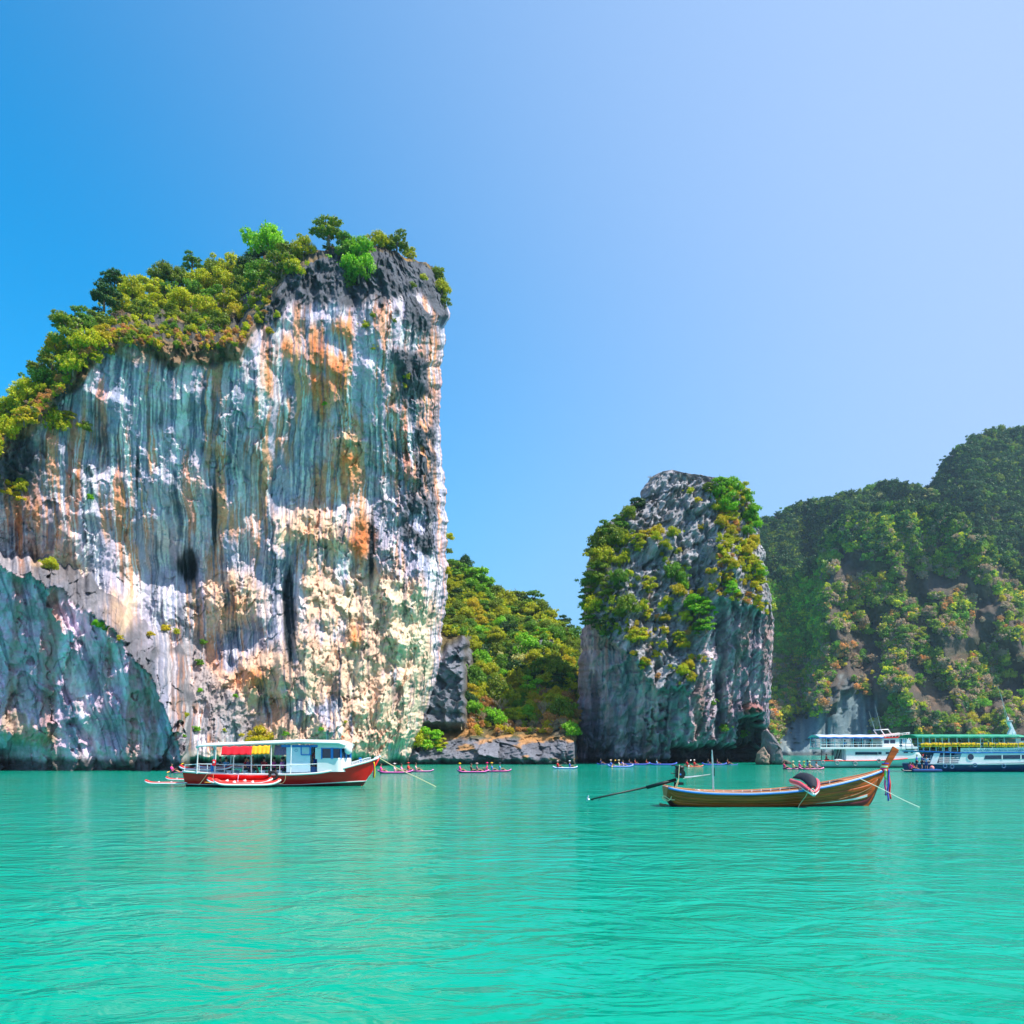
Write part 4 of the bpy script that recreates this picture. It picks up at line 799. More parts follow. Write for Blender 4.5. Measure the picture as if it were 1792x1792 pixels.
# ---------------------------------------------------------------- boats: hull as a lofted shell in the boat's own metres (x forward, z up)
class Hull:
    def __init__(s, xs, sheer, beam, keel, flare=(.45, 1.0), bowx=None):
        s.xs, s.sh, s.bm, s.kl, s.fl, s.bx = xs, sheer, beam, keel, flare, bowx or xs[-1]
    def sheer(s, x): return float(cr(s.xs, s.sh, x))
    def half(s, x): return float(cr(s.xs, s.bm, x))
    def pt(s, x, t, side, out=0.):
        z0, z1 = float(cr(s.xs, s.kl, x)), s.sheer(x); u = (x-s.xs[0])/(s.xs[-1]-s.xs[0]); p = s.fl[0] + (s.fl[1]-s.fl[0])*u**2
        return (x, side*(s.half(x)*max(t, 0)**p + out), z0 + (z1-z0)*t)
    def side(s, side, t0, t1, nx=48, nt=6, out=0., x0=None, x1=None):
        a, b = s.xs[0] if x0 is None else x0, s.xs[-1] if x1 is None else x1
        return [[s.pt(a + (b-a)*i/nx, (t0(a+(b-a)*i/nx) if callable(t0) else t0)*(1-j/nt) + (t1(a+(b-a)*i/nx) if callable(t1) else t1)*j/nt, side, out) for j in range(nt+1)] for i in range(nx+1)]
    def transom(s, nt=10):
        x = s.xs[0]; A = [s.pt(x, j/nt, -1) for j in range(nt+1)]; B = [s.pt(x, j/nt, 1) for j in range(nt, -1, -1)]; return A + B
    def line(s, t, side, out=0., n=48, x0=None, x1=None, dz=0.):
        a, b = s.xs[0] if x0 is None else x0, s.xs[-1] if x1 is None else x1
        r = []
        for i in range(n+1):
            x = a + (b-a)*i/n; p = s.pt(x, t(x) if callable(t) else t, side, out); r.append((p[0], p[1], p[2]+dz))
        return r
    def tz(s, z): return lambda x: min(1, max(0, ((z(x) if callable(z) else z) - float(cr(s.xs, s.kl, x)))/(s.sheer(x) - float(cr(s.xs, s.kl, x)))))
    def deck(s, z, x0, x1, n=24, inset=.03):
        zf = z if callable(z) else (lambda x: z); L, Rr = [], []
        for i in range(n+1):
            x = x0 + (x1-x0)*i/n; t = s.tz(zf(x))(x); p = s.pt(x, t, 1); h = max(.01, p[1]-inset); L.append((x, -h, zf(x))); Rr.append((x, h, zf(x)))
        return [[a, b] for a, b in zip(L, Rr)]

# ---- person: one continuous skinned body per pose, made once and shared
def skin_mesh(name, joints, bones, m, sub=1):
    me = bpy.data.meshes.new(name); keys = list(joints); me.from_pydata([joints[k][0] for k in keys], [(keys.index(a), keys.index(b)) for a, b in bones], [])
    o = bpy.data.objects.new('tmp', me); C.objects.link(o); md = o.modifiers.new('s', 'SKIN'); md.use_smooth_shade = True
    for i, k in enumerate(keys): v = me.skin_vertices[0].data[i]; v.radius = joints[k][1] if isinstance(joints[k][1], tuple) else (joints[k][1],)*2; v.use_root = (i == 0)
    if sub: q = o.modifiers.new('u', 'SUBSURF'); q.levels = q.render_levels = sub
    bpy.context.view_layer.update(); dg = bpy.context.evaluated_depsgraph_get(); r = bpy.data.meshes.new_from_object(o.evaluated_get(dg)); bpy.data.objects.remove(o); r.name = name
    r.materials.clear(); r.materials.append(m); return r
def body(pose):
    J = {}; B = []
    def add(k, p, r, frm=None):
        J[k] = (p, r)
        if frm: B.append((frm, k))
    if pose == 'stand': hip, lean = .92, 0
    elif pose == 'bench': hip, lean = .12, .03
    else: hip, lean = .12, -.10
    add('pelvis', (0, 0, hip), (.15, .11)); add('waist', (lean*.3, 0, hip+.18), (.13, .09), 'pelvis'); add('chest', (lean*.8, 0, hip+.38), (.17, .11), 'waist'); add('neck0', (lean, 0, hip+.52), .06, 'chest'); add('neck', (lean+.01, 0, hip+.58), .05, 'neck0')
    add('head0', (lean+.02, 0, hip+.66), (.085, .09), 'neck'); add('head', (lean+.02, 0, hip+.76), (.085, .095), 'head0'); add('crown', (lean+.015, 0, hip+.83), .06, 'head'); add('nose', (lean+.115, 0, hip+.72), .012, 'head')
    for s, n in ((-1, 'r'), (1, 'l')):
        if pose == 'stand': kn, an, to = (.02, s*.1, .48), (-.02, s*.11, .07), (.16, s*.13, .03)
        elif pose == 'bench': kn, an, to = (.42, s*.12, .10), (.42, s*.12, -.33), (.58, s*.13, -.36)
        else: kn, an, to = (.40, s*.14, .30), (.78, s*.11, .05), (.84, s*.12, .16)
        add('hip'+n, (0.02, s*.1, hip-.03), .085, 'pelvis'); add('knee'+n, kn, .055, 'hip'+n); add('ankle'+n, an, .036, 'knee'+n); add('toe'+n, to, .028, 'ankle'+n)
        add('sh'+n, (lean, s*.19, hip+.47), .055, 'chest')
        if pose == 'stand': el, wr = (lean-.04, s*.26, hip+.2), (lean+.12, s*.25, hip-.02)
        elif pose == 'bench': el, wr = (lean+.03, s*.26, hip+.2), (lean+.27, s*.17, hip+.1)
        else: el, wr = (lean+.12, s*.30, hip+.24), (lean+.36, s*.24, hip+.28 + s*.06)
        add('el'+n, el, .042, 'sh'+n); add('wr'+n, wr, .027, 'el'+n); d = (Vector(wr)-Vector(el)).normalized(); palm = Vector(wr) + d*.06; add('palm'+n, tuple(palm), (.036, .02), 'wr'+n)
        for k, L in enumerate((.07, .08, .075, .06)):
            off = Vector((0, (k-1.5)*.02, 0)); a = palm + d*.04 + off; add(f'f{k}{n}', tuple(a + d*L*.4 - Vector((0, 0, .01))), .009, 'palm'+n); add(f'g{k}{n}', tuple(a + d*L*.6 - Vector((0, 0, .04))), .008, f'f{k}{n}')
        add('th'+n, tuple(palm + Vector((0, -s*.05, .0))), .010, 'palm'+n)
    return J, B, hip, lean
def person_kit(pose):
    J, B, hip, lean = body(pose); kit = {'body': skin_mesh('body_mesh', J, B, SKIN)}
    def sub(keys, grow, name, m):
        JJ = {k: (J[k][0], tuple(r+grow for r in J[k][1]) if isinstance(J[k][1], tuple) else J[k][1]+grow) for k in keys}; return skin_mesh(name, JJ, [b for b in B if b[0] in keys and b[1] in keys], m)
    kit['shirt'] = sub(['pelvis', 'waist', 'chest', 'neck0', 'shr', 'shl', 'elr', 'ell'], .016, 'shirt_mesh', FAB)
    kit['trousers'] = sub(['pelvis', 'hipr', 'hipl', 'kneer', 'kneel'], .02, 'trousers_mesh', FAB)
    hb = MB(); hb.ball((lean-.005, 0, hip+.78), (.105, .105, .115), 10, 8); kit['hair'] = hb.mesh('hair_mesh', HAIR, True)
    hat = MB(); hat.ball((lean+.015, 0, hip+.85), (.115, .115, .07), 12, 6); hat.tube([(lean+.015, 0, hip+.835), (lean+.015, 0, hip+.85)], [.19, .17], 14); kit['hat'] = hat.mesh('hat_mesh', FAB, True)
    v = MB(); v.box((lean*.7+.09, 0, hip+.34), (.08, .30, .36)); v.box((lean*.7-.11, 0, hip+.34), (.06, .30, .36)); v.box((lean*.7, .15, hip+.3), (.2, .05, .2)); v.box((lean*.7, -.15, hip+.3), (.2, .05, .2)); kit['life_jacket'] = v.mesh('life_jacket_mesh', FAB)
    return kit
KITS = {p: person_kit(p) for p in ('kayak', 'bench', 'stand')}
def person(loc, rz, pose, shirt, label, group=None, trousers=(40, 44, 60), hat=None, vest=None, s=1.0):
    k = KITS[pose]; t = thing('person', label, 'person', loc, rz, group); t.scale = (s, s, s)
    link('body', k['body'], t); colr(link('shirt', k['shirt'], t), *shirt); colr(link('trousers', k['trousers'], t), *trousers)
    if hat: colr(link('hat', k['hat'], t), *hat)
    else: link('hair', k['hair'], t)
    if vest: o = colr(link('life_jacket', k['life_jacket'], t), *vest); md = o.modifiers.new('soft', 'BEVEL'); md.width = .025; md.segments = 2
    return t

# ---- inflatable kayak
def kayak_parts(L=4.2, W=.9, rise=.26):
    n = 40; b = MB(); pts = []
    for i in range(n):
        q = 2*math.pi*i/n; c, s = math.cos(q), math.sin(q); x = L/2*math.copysign(abs(c)**.8, c); y = (W/2-.13)*math.copysign(abs(s)**.7, s); pts.append((x, y, .15 + rise*abs(c)**6))
    b.tube(pts, .115, 8, closed=True); hull = b.mesh('kayak_hull', VINYL, True)
    f = MB(); f.grid([[(x*L/2, y*(W/2-.1)*(1-abs(x)**3), .07 + rise*abs(x)**6) for y in (-1, 0, 1)] for x in np.linspace(-.93, .93, 15)]); fl = f.mesh('kayak_floor', VINYL)
    g = MB(); g.tube([(p[0]*1.025, p[1]*1.24, p[2]-.02) for p in pts], .08, 6, closed=True); strip = g.mesh('kayak_strip', VINYL, True)
    s_ = MB(); s_.box((0, 0, .14), (.3, .42, .09)); s_.box((-.17, 0, .22), (.07, .42, .22), (0, -.2, 0)); seat = s_.mesh('kayak_seat', VINYL)
    return hull, fl, strip, seat
KP = kayak_parts()
def kayak(loc, rz, col, label, group, strip=(30, 30, 60), floor=None, seat=(230, 230, 235), s=1.0, tilt=(0, 0), seats=(-.7, .5)):
    t = thing('kayak', label, 'kayak', loc, rz, group); t.rotation_euler = (tilt[0], tilt[1], rz); t.scale = (s, s, s)
    colr(link('hull', KP[0], t), *col); colr(link('floor', KP[1], t), *(floor or col)); colr(link('rubbing_strip', KP[2], t), *strip)
    for x in seats: o = colr(link('seat', KP[3], t), *seat); o.location = (x, 0, 0)
    return t
def paddle(a, b, col, label, group='paddles held by the kayakers'):
    a, b = Vector(a), Vector(b); d = (b-a).normalized(); t = thing('paddle', label, 'paddle', a, 0, group); m = MB(); m.tube([(0,0,0), b-a], .018, 6); m.build('shaft', BLACK, t)
    for e, s in ((Vector((0,0,0)), -1), (b-a, 1)):
        bl = MB(); q = e + d*s*.2; bl.tube([e, e+d*s*.08, q, q+d*s*.2, q+d*s*.26], [.02, .07, .1, .09, .02], 8, flat=.25); colr(bl.build('blade', VINYL, t, True), *col)
    return t
def rope(name, pts, r, m, label, cat='rope', group=None):
    b = MB(); xs = [Vector(p) for p in pts]; out = []
    for i in range(len(xs)-1):
        for k in range(6):
            t = k/6; p0, p1, p2, p3 = xs[max(i-1,0)], xs[i], xs[i+1], xs[min(i+2, len(xs)-1)]
            out.append(.5*((2*p1)+(-p0+p2)*t+(2*p0-5*p1+4*p2-p3)*t*t+(-p0+3*p1-3*p2+p3)*t**3))
    out.append(xs[-1]); b.tube(out, r, 6); return tag(b.build(name, m, None, True), label, cat, group)

# ================================================================ long-tail boat (right foreground)
def longtail():
    D = 37.0; s = D/F; X = lambda px: (px-1165)*s; Z = lambda py: (1412.5-py)*s; rootp = np.array([(1165-896)*s, D + .1, 0.])
    t = thing('longtail_boat', 'varnished brown wooden longtail boat with blue rail moored in the foreground', 'boat', rootp, R(.7))
    W = lambda px, py, y=0.: tuple(rootp + np.array([X(px)*math.cos(R(.7)) - y*math.sin(R(.7)), X(px)*math.sin(R(.7)) + y*math.cos(R(.7)), Z(py)]))
    pxs = [1165, 1183, 1210, 1250, 1300, 1350, 1400, 1450, 1490, 1520, 1535, 1546]
    H = Hull([X(p) for p in pxs], [Z(y) for y in (1379, 1383, 1386.5, 1389, 1389.5, 1387.5, 1383, 1375, 1366.5, 1359, 1354.5, 1351)],
             [.62, .70, .78, .86, .90, .90, .84, .68, .46, .25, .14, .06], [Z(y) for y in (1400, 1421, 1423, 1424, 1424, 1424, 1424, 1423, 1422, 1416, 1394, 1360)], (.42, .95))
    # strakes: each plank its own piece, lapped over the one below
    ts = [0, .30, .44, .58, .72, .86, 1.0]
    for side in (-1, 1):
        for i in range(len(ts)-1):
            G = H.side(side, ts[i], ts[i+1]+.008, 60, 3, out=.006*(i % 2)+.001)
            b = MB(); b.grid(G); o = b.build('plank', MAROON if i == 0 else WOOD, t, True, solid=.022)
            if i == 0: o['label'] = 'dark red painted bottom plank'
        b = MB(); b.grid(H.side(side, .5, .99, 60, 3, out=-.03)); b.build('inner_planking', WOODIN, t, True)
        b = MB(); b.tube(H.line(1.0, side, .03, dz=-.02), .038, 8, flat=1.1); b.build('blue_rail', BLUE, t, True)
        b = MB(); b.tube(H.line(1.0, side, .028, dz=.035), .016, 6); b.build('white_trim', WHITE, t, True)
        b = MB(); b.tube(H.line(1.0, side, -.03, dz=.075), .034, 8, flat=.7); b.build('gunwale', WOODIN, t, True)
        b = MB(); b.tube(H.line(lambda x: .36 + .28*max(0, (x-X(1400))/(X(1535)-X(1400)))**1.6, side, .03, x0=X(1400), x1=X(1538)), .016, 6); b.build('chine_strip', PALEWOOD, t, True)
        b = MB(); b.grid(H.side(side, lambda x: .36+.0*x, lambda x: .36 + .07*max(0, (x-X(1420))/(X(1517)-X(1420))), 20, 1, out=.022, x0=X(1420), x1=X(1519))); b.build('white_stripe', WHITE, t, solid=.006)
    b = MB(); pts = H.transom(); b.v = list(pts); b.f = [tuple(range(len(pts)))]; b.build('transom', WOOD, t, solid=.03)
    b = MB(); b.grid(H.deck(Z(1404), X(1172), X(1500), 30)); b.build('floor', WOODIN, t)
    fd = MB(); fd.grid([[ (x, -H.half(x)*.93, H.sheer(x)+.02), (x, 0, H.sheer(x)+.05), (x, H.half(x)*.93, H.sheer(x)+.02)] for x in np.linspace(X(1478), X(1540), 10)]); fd.build('foredeck', WOODIN, t, solid=.03)
    for px in range(1225, 1476, 17):
        x = X(px)
        for side in (-1, 1):
            b = MB(); q = [H.pt(x, k/6, side, -.05) for k in range(3, 7)]; b.tube(q, .022, 5)
            p = H.pt(x, 1, side, -.07); b.box((x, p[1], p[2]+.04), (.05, .05, .08))
            b.build('rib', WHITE, t)
    for px in (1270, 1330, 1380, 1440): b = MB(); b.box((X(px), 0, H.sheer(X(px))-.16), (.2, 2*H.half(X(px))*.9, .04)); b.build('thwart', WOODIN, t, bevel=.008)
    # stem post: tall plank raked forward
    st = MB(); st.prism([(X(1505), Z(1424)), (X(1519), Z(1420)), (X(1549), Z(1362)), (X(1563), Z(1337)), (X(1577), Z(1314)), (X(1566.5), Z(1307.5)), (X(1551), Z(1338)), (X(1535), Z(1366)), (X(1512), Z(1409))], -.055, .055); st.build('stem_post', WOOD, t, bevel=.015)
    nb = MB(); nb.box((X(1574.5), 0, Z(1318)), (.05, .12, .05)); nb.build('stem_peg', WOOD, t)
    # stern board ropes and platform
    pf = MB(); pf.box((X(1162), -.2, .06), (.32, .1, .05)); pf.box((X(1162), .2, .06), (.32, .1, .05)); pf.box((X(1158), 0, .1), (.06, .62, .05)); pf.build('rudder_step', PALEWOOD, t, bevel=.01)
    # engine with the long shaft
    e = MB(); cx, cz = X(1190), Z(1355); e.box((cx, 0, cz), (.34, .38, .42)); e.build('engine_block', BLACK, t, bevel=.04)
    e = MB(); e.ball((cx+.02, -.06, cz+.25), (.20, .17, .12)); e.box((cx-.05, .1, cz+.28), (.2, .2, .14)); e.build('air_filter', BLACK, t, True)
    e = MB(); e.tube([(cx+.05, -.24, cz-.02), (cx+.05, -.18, cz-.02)], .17, 16); e.tube([(cx+.05, -.26, cz-.02), (cx+.05, -.25, cz-.02)], .14, 16); e.build('flywheel', BLACK, t)
    e = MB(); e.tube([(cx-.02, -.285, cz-.04), (cx-.02, -.24, cz-.04)], .045, 12); e.build('blue_cap', BLUE, t)
    e = MB()
    for k in range(5): e.box((cx-.2, 0, cz-.16+k*.08), (.1, .34, .018))
    e.tube([(cx-.1, .1, cz+.3), (cx-.22, .12, cz+.36), (cx-.34, .12, cz+.34)], .03, 8); e.tube([(cx-.1, -.12, cz), (cx-.4, -.13, cz), (cx-.42, -.13, cz-.0)], .022, 6); e.tube([(cx+.12, -.15, cz+.2), (cx+.2, -.17, cz+.05), (cx+.17, -.15, cz-.2)], .02, 6); e.build('engine_fittings', BLACK, t)
    e = MB(); e.box((X(1190), 0, Z(1373)), (.3, .3, .12)); e.tube([(X(1182), 0, Z(1394)), (X(1182), 0, Z(1370))], .05, 8); e.box((X(1178), 0, Z(1382)), (.12, .7, .07)); e.build('engine_mount', BLACK, t)
    e = MB(); e.tube([(X(1198), 0, Z(1362)), (X(1225), 0, Z(1359.5)), (X(1244), 0, Z(1357))], [.03, .02, .018], 8); e.tube([(X(1196), -.04, Z(1364)), (X(1244), -.02, Z(1356.5))], .012, 6); e.build('tiller', STEEL, t)
    e = MB(); e.tube([(X(1184), 0, Z(1366)), (X(1132), 0, Z(1380))], [.075, .085], 10); e.build('shaft_housing', BLACK, t, True)
    e = MB(); e.tube([(X(1134), 0, Z(1379)), (X(1050), 0, Z(1397)), (X(1034), 0, Z(1401))], [.045, .038, .03], 8); e.tube([(X(1052), 0, Z(1397)), (X(1047), 0, Z(1403))], .014, 5); e.tube([(X(1040), 0, Z(1400)), (X(1036), 0, Z(1403))], .014, 5); e.build('propeller_shaft', BLACK, t, True)
    e = MB()
    for a in (0, 2.1, 4.2): e.box((X(1029), math.sin(a)*.08, Z(1400)+math.cos(a)*.08), (.05, .07, .17), (a, .4, .5))
    e.build('propeller', STEEL, t, bevel=.01)
    # two steel poles of the awning frame
    e = MB(); e.tube([(X(1245), -.55, Z(1388)), (X(1243), -.55, Z(1330)), (X(1241.5), -.55, Z(1314))], .022, 8); e.build('awning_pole', STEEL, t)
    e = MB(); e.tube([(X(1254), .5, Z(1388)), (X(1252), .5, Z(1321))], .022, 8); e.build('awning_pole', STEEL, t)
    e = MB(); e.tube([(X(1243), -.55, Z(1333)), (X(1252), .5, Z(1330))], .018, 8); e.build('crossbar', STEEL, t)
    e = MB(); e.tube([(X(1245.5), -.56, Z(1345)), (X(1245.5), -.56, Z(1359))], .02, 8); e.build('pole_grip', BLACK, t)
    # things on board
    c = MB(); c.grid([[(X(1212+i*3.2), -.45+j*.22, Z(1391)+.10*math.sin(i*1.3+j)*.5 + .14*(1-abs(i-4)/4.5)) for j in range(5)] for i in range(9)]); o = c.build('cloth', FAB, None, True, solid=.02); o.location = rootp; o.rotation_euler.z = R(.7); colr(o, 232, 226, 226); tag(o, 'crumpled white cloth lying on the stern boards of the longtail boat', 'cloth')
    # prow ribbons
    cols = [((250, 60, 150), 'pink'), ((120, 220, 40), 'lime green'), ((245, 245, 245), 'white'), ((240, 170, 20), 'yellow'), ((220, 30, 40), 'red'), ((60, 60, 170), 'blue')]
    for i, (cc, nm) in enumerate(cols):
        g = MB(); x = 1548.5 + i*1.35; zc = 1344 - i*1.6; g.ring((X(1550+i*.7), 0, Z(zc+2)), .12, .032, 'z', 14, 6); g.build('knot', FAB, None, True)
        kn = bpy.data.objects[-1] if False else [o for o in bpy.data.objects if o.name.startswith('knot')][-1]
        rt = thing('ribbon', f'{nm} cloth ribbon knotted round the longtail prow and hanging down', 'ribbon', rootp, R(.7), 'prow ribbons of the longtail boat')
        kn.parent = rt; colr(kn, *cc); xe = [1551, 1550, 1553, 1556, 1558, 1553][i]; ln = [1394, 1368, 1391, 1392, 1400, 1403][i]
        st_ = MB(); n = 10; st_.grid([[(X(x + (xe-x)*(k/n)**.6 + math.sin(k*.9+i)*.5) + j*.075, -.16-.02*i+.02*math.sin(k*1.3+i), Z(1348 + (ln-1348)*k/n)) for j in (-.5, .5)] for k in range(n+1)]); colr(st_.build('streamer', FAB, rt, True, solid=.012), *cc)
    # inflatable canoe end seen on, laid across the boat with black cover
    kx = X(1407); kt = thing('kayak', 'small pink and white inflatable kayak with black cover laid across the longtail boat', 'kayak', rootp + np.array([kx*math.cos(R(.7)), kx*math.sin(R(.7)), 0]), R(.7))
    tip = Vector((-.02+X(1405)-kx, -1.35, Z(1388))); tb = MB(); LTf = [(-.28, .7, Z(1369)), (-.34, .3, Z(1370)), (-.36, -.6, Z(1372)), (-.22, -1.1, Z(1380)), tuple(tip + Vector((.06, 0, .02)))]; RTf = [(.34, .7, Z(1363)), (.38, .3, Z(1364)), (.40, -.6, Z(1367)), (.26, -1.1, Z(1379)), tuple(tip + Vector((.06, 0, .02)))]
    def crv(P_): return [(float(cr(range(len(P_)), [p[0] for p in P_], u)), float(cr(range(len(P_)), [p[1] for p in P_], u)), float(cr(range(len(P_)), [p[2] for p in P_], u))) for u in np.linspace(0, len(P_)-1, 20)]
    L_, R_ = crv(LTf), crv(RTf)
    for T_ in (L_, R_): q = MB(); q.tube(T_, [.10]*16 + [.095, .09, .08, .06], 10); colr(q.build('side_tube', VINYL, kt, True), 222, 84, 100)
    for T_ in (L_, R_): q = MB(); q.tube([(p[0], p[1]-.02, p[2]-.085) for p in T_], .07, 8); colr(q.build('white_keel_strip', VINYL, kt, True), 240, 238, 240)
    q = MB(); q.grid([[(a[0]+(b[0]-a[0])*u, a[1]+(b[1]-a[1])*u - .02, a[2]+(b[2]-a[2])*u + .30*math.sin(math.pi*u)*(.55+.45*math.sin(math.pi*min(1, i/17)))+.05) for u in np.linspace(.1, .9, 9)] for i, (a, b) in enumerate(zip(L_, R_)) if i < 18]); colr(q.build('black_cover', FAB, kt, True, solid=.03), 30, 34, 48)
    q = MB(); q.ring(tuple(tip + Vector((-.02, -.1, .13))), .08, .016, 'y', 12, 6); q.build('tow_ring', ROPEW, kt, True)
    rope('painter_rope', [W(1396, 1381, -1.46), W(1395, 1392, -1.25), W(1392, 1400, -1.05), W(1388, 1407, -1.0), W(1383, 1414, -1.1)], .014, ROPE, 'thin tan rope trailing from the black covered kayak into the water')
    rope('anchor_rope', [W(1500, 1364, -.5), W(1535, 1381, -.6), W(1575, 1402, -.7), W(1615, 1420, -.8)], .017, ROPEW, 'pale anchor rope running from the longtail bow down into the water')
    for i, P_ in enumerate(([(1186, 1340), (1185, 1352), (1184, 1368), (1179, 1384), (1174, 1396), (1167, 1401), (1158, 1397), (1157, 1394)], [(1183, 1366), (1180, 1374), (1173, 1392), (1168, 1401), (1160, 1402), (1156, 1396), (1160, 1394), (1170, 1400), (1180, 1398), (1184, 1380)])):
        rope('mooring_line', [W(a, b, -.45 - .05*i) for a, b in P_], .02, ROPE, ['tan rope hanging in a long loop from the top of the longtail engine', 'tan rope coiled over the stern step of the longtail boat'][i])
    return t
longtail()

# ================================================================ red tour boat (left)
def redboat():
    D = 56.5; s = D/F; X = lambda px: (px-316)*s; Z = lambda py: (1377.5-py)*s; rp = np.array([(316-896)*s, D + 1.75, 0.]); rz = R(1.5)
    t = thing('tour_boat', 'red hulled wooden tour boat with white cabin and open passenger deck below the cliff', 'boat', rp, rz)
    W = lambda px, py, y=0.: tuple(rp + np.array([X(px)*math.cos(rz) - y*math.sin(rz), X(px)*math.sin(rz) + y*math.cos(rz), Z(py)]))
    H = Hull([X(p) for p in (316, 360, 439, 501, 548, 595, 620, 639, 654)], [Z(y) for y in (1351.5, 1354.5, 1356.5, 1357, 1355, 1346.5, 1339.5, 1334, 1328)],
             [1.45, 1.6, 1.72, 1.72, 1.6, 1.15, .72, .38, .05], [Z(y) for y in (1384, 1388, 1390, 1391, 1391, 1390, 1382, 1358, 1331)], (.38, 1.0))
    st = H.tz(lambda x: Z(float(np.interp(x/s+316, [316, 430, 520, 622], [1374, 1375.5, 1375, 1370]))))
    st2 = lambda x: min(1, st(x) + .045)
    for side in (-1, 1):
        b = MB(); b.grid(H.side(side, 0, st, 60, 5)); b.build('hull_bottom', MAROON, t, True)
        b = MB(); b.grid(H.side(side, st, st2, 60, 1, out=.012)); b.build('boot_stripe', WHITE, t, True, solid=.01)
        b = MB(); b.grid(H.side(side, st2, 1, 60, 6)); b.build('hull_side', RED, t, True)
        b = MB(); b.grid([[ (p[0], p[1]+side*.05, p[2]-.01), (p[0], p[1]+side*.07, p[2]+.12)] for p in H.line(1, side)]); b.build('rub_rail', WHITE, t, True, solid=.06)
    b = MB(); pts = H.transom(); b.v = list(pts); b.f = [tuple(range(len(pts)))]; b.build('transom', RED, t, solid=.04)
    b = MB(); b.grid(H.deck(lambda x: H.sheer(x)-.08, X(317), X(650), 30)); b.build('deck', PALEBLUE, t)
    b = MB(); b.tube([(X(619), 0, Z(1384)), (X(622), 0, Z(1378)), (X(640), 0, Z(1354)), (X(655), 0, Z(1327))], .06, 8); b.build('stem', RED, t, True)
    b = MB(); b.box((X(652), 0, Z(1325.5)), (.5, .16, .14), (0, -.35, 0)); b.build('bow_fitting', WHITE, t, bevel=.03)
    # long roof with white edge
    rf = [(343, 1305.5), (349, 1303.5), (400, 1301.5), (460, 1299), (520, 1297), (590, 1298.5), (602, 1303)]
    for nm, w0, w1, dz in (('roof', -1.75, 1.75, 0),):
        b = MB(); b.grid([[(X(a), w, Z(c) + .10*(1-(w/1.75)**2)) for w in np.linspace(w0, w1, 7)] for a, c in rf]); b.build(nm, WHITE, t, True, solid=.09)
    for w in (-1.75, 1.75): b = MB(); b.tube([(X(a), w, Z(c+1.5)) for a, c in [(342, 1306.5)] + rf[1:]], .065, 8, flat=1.3); b.build('roof_edge', WHITE, t, True)
    for a, c in ((358, 1305), (388, 1304), (418, 1303), (450, 1302), (485, 1301)): b = MB(); b.tube([(X(a), -1.7, Z(c)), (X(a), 1.7, Z(c))], .03, 6); b.build('roof_beam', WHITE, t)
    for a0, a1 in ((345, 342), (376, 373.5), (407, 405.5), (437.5, 437), (472, 471), (507, 505)):
        for w in (-1.7, 1.7): b = MB(); b.tube([(X(a1 if w < 0 else a1), w*.97, Z(1354)), (X(a0), w, Z(1304))], .045, 8); b.build('roof_post', WHITE, t)
    for w in (-1, 1):
        b = MB(); y = lambda px: w*(H.half(X(px))+.0); b.tube([(X(320), y(320), Z(1339)), (X(345), y(345), Z(1337)), (X(420), y(420), Z(1339)), (X(497), y(497), Z(1339.5)), (X(551), y(551)+.0, Z(1337))], .03, 6); b.build('side_rail', WHITE, t)
        b = MB()
        for px in (320, 345, 360, 390, 423, 455, 487): b.tube([(X(px)-.05*(px < 340), y(px), Z(1352 if px < 350 else 1354)), (X(px), y(px), Z(1338.5))], .024, 6)
        b.build('rail_posts', WHITE, t)
        b = MB(); b.tube([(X(px), w*H.half(X(px))*.94, H.sheer(X(px)) + .33) for px in (602, 612, 622, 632, 638)], .028, 6); b.tube([(X(px), w*H.half(X(px))*.94, H.sheer(X(px)) + .20) for px in (602, 612, 622, 632, 636)], .02, 6)
        for px in (603, 622, 638): b.tube([(X(px), w*H.half(X(px))*.94, H.sheer(X(px))+.1), (X(px), w*H.half(X(px))*.94, H.sheer(X(px))+.34)], .026, 6)
        b.build('bow_rail', WHITE, t)
    # rear cabin: walls with a door opening
    yw = 1.42
    b = MB(); b.box(((X(497)+X(538.5))/2, -yw, (Z(1352)+Z(1305))/2), (X(538.5)-X(497), .06, Z(1305)-Z(1352))); b.build('cabin_wall', PALEBLUE, t)
    b = MB(); b.box(((X(497)+X(551))/2, yw, (Z(1352)+Z(1305))/2), (X(551)-X(497), .06, Z(1305)-Z(1352))); b.build('cabin_wall', PALEBLUE, t)
    b = MB(); b.box((X(497), 0, (Z(1352)+Z(1305))/2), (.05, 2*yw-.07, Z(1305)-Z(1352))); b.build('cabin_wall', PALEBLUE, t)
    b = MB(); b.box(((X(488)+X(552))/2, -yw-.03, Z(1305.5)), (X(552)-X(488), .08, .16)); b.build('blue_fascia', BLUE, t)
    b = MB(); fx0, fx1, fz0, fz1 = X(523), X(539), Z(1321), Z(1304.5)
    for c_, d_ in (((fx0, (fz0+fz1)/2), (.07, fz1-fz0)), ((fx1, (fz0+fz1)/2), (.12, fz1-fz0)), (((fx0+fx1)/2, fz0), (fx1-fx0, .07)), (((fx0+fx1)/2, fz1-.06), (fx1-fx0, .12))): b.box((c_[0], -yw-.06, c_[1]), (d_[0], .05, d_[1]))
    wf = b.build('window_frame', BLUE, t); b = MB(); b.box(((fx0+fx1)/2, -yw-.04, (fz0+fz1)/2), (fx1-fx0-.05, .02, fz1-fz0-.05)); b.build('pane', mat('frosted_pane', lin(196, 208, 220), .3), wf)
    # crest printed on the wall: a small blue compass-like mark
    b = MB(); cxx, czz = X(514), Z(1313)
    b.ring((cxx, -yw-.035, czz), .075, .008, 'y', 16, 4)
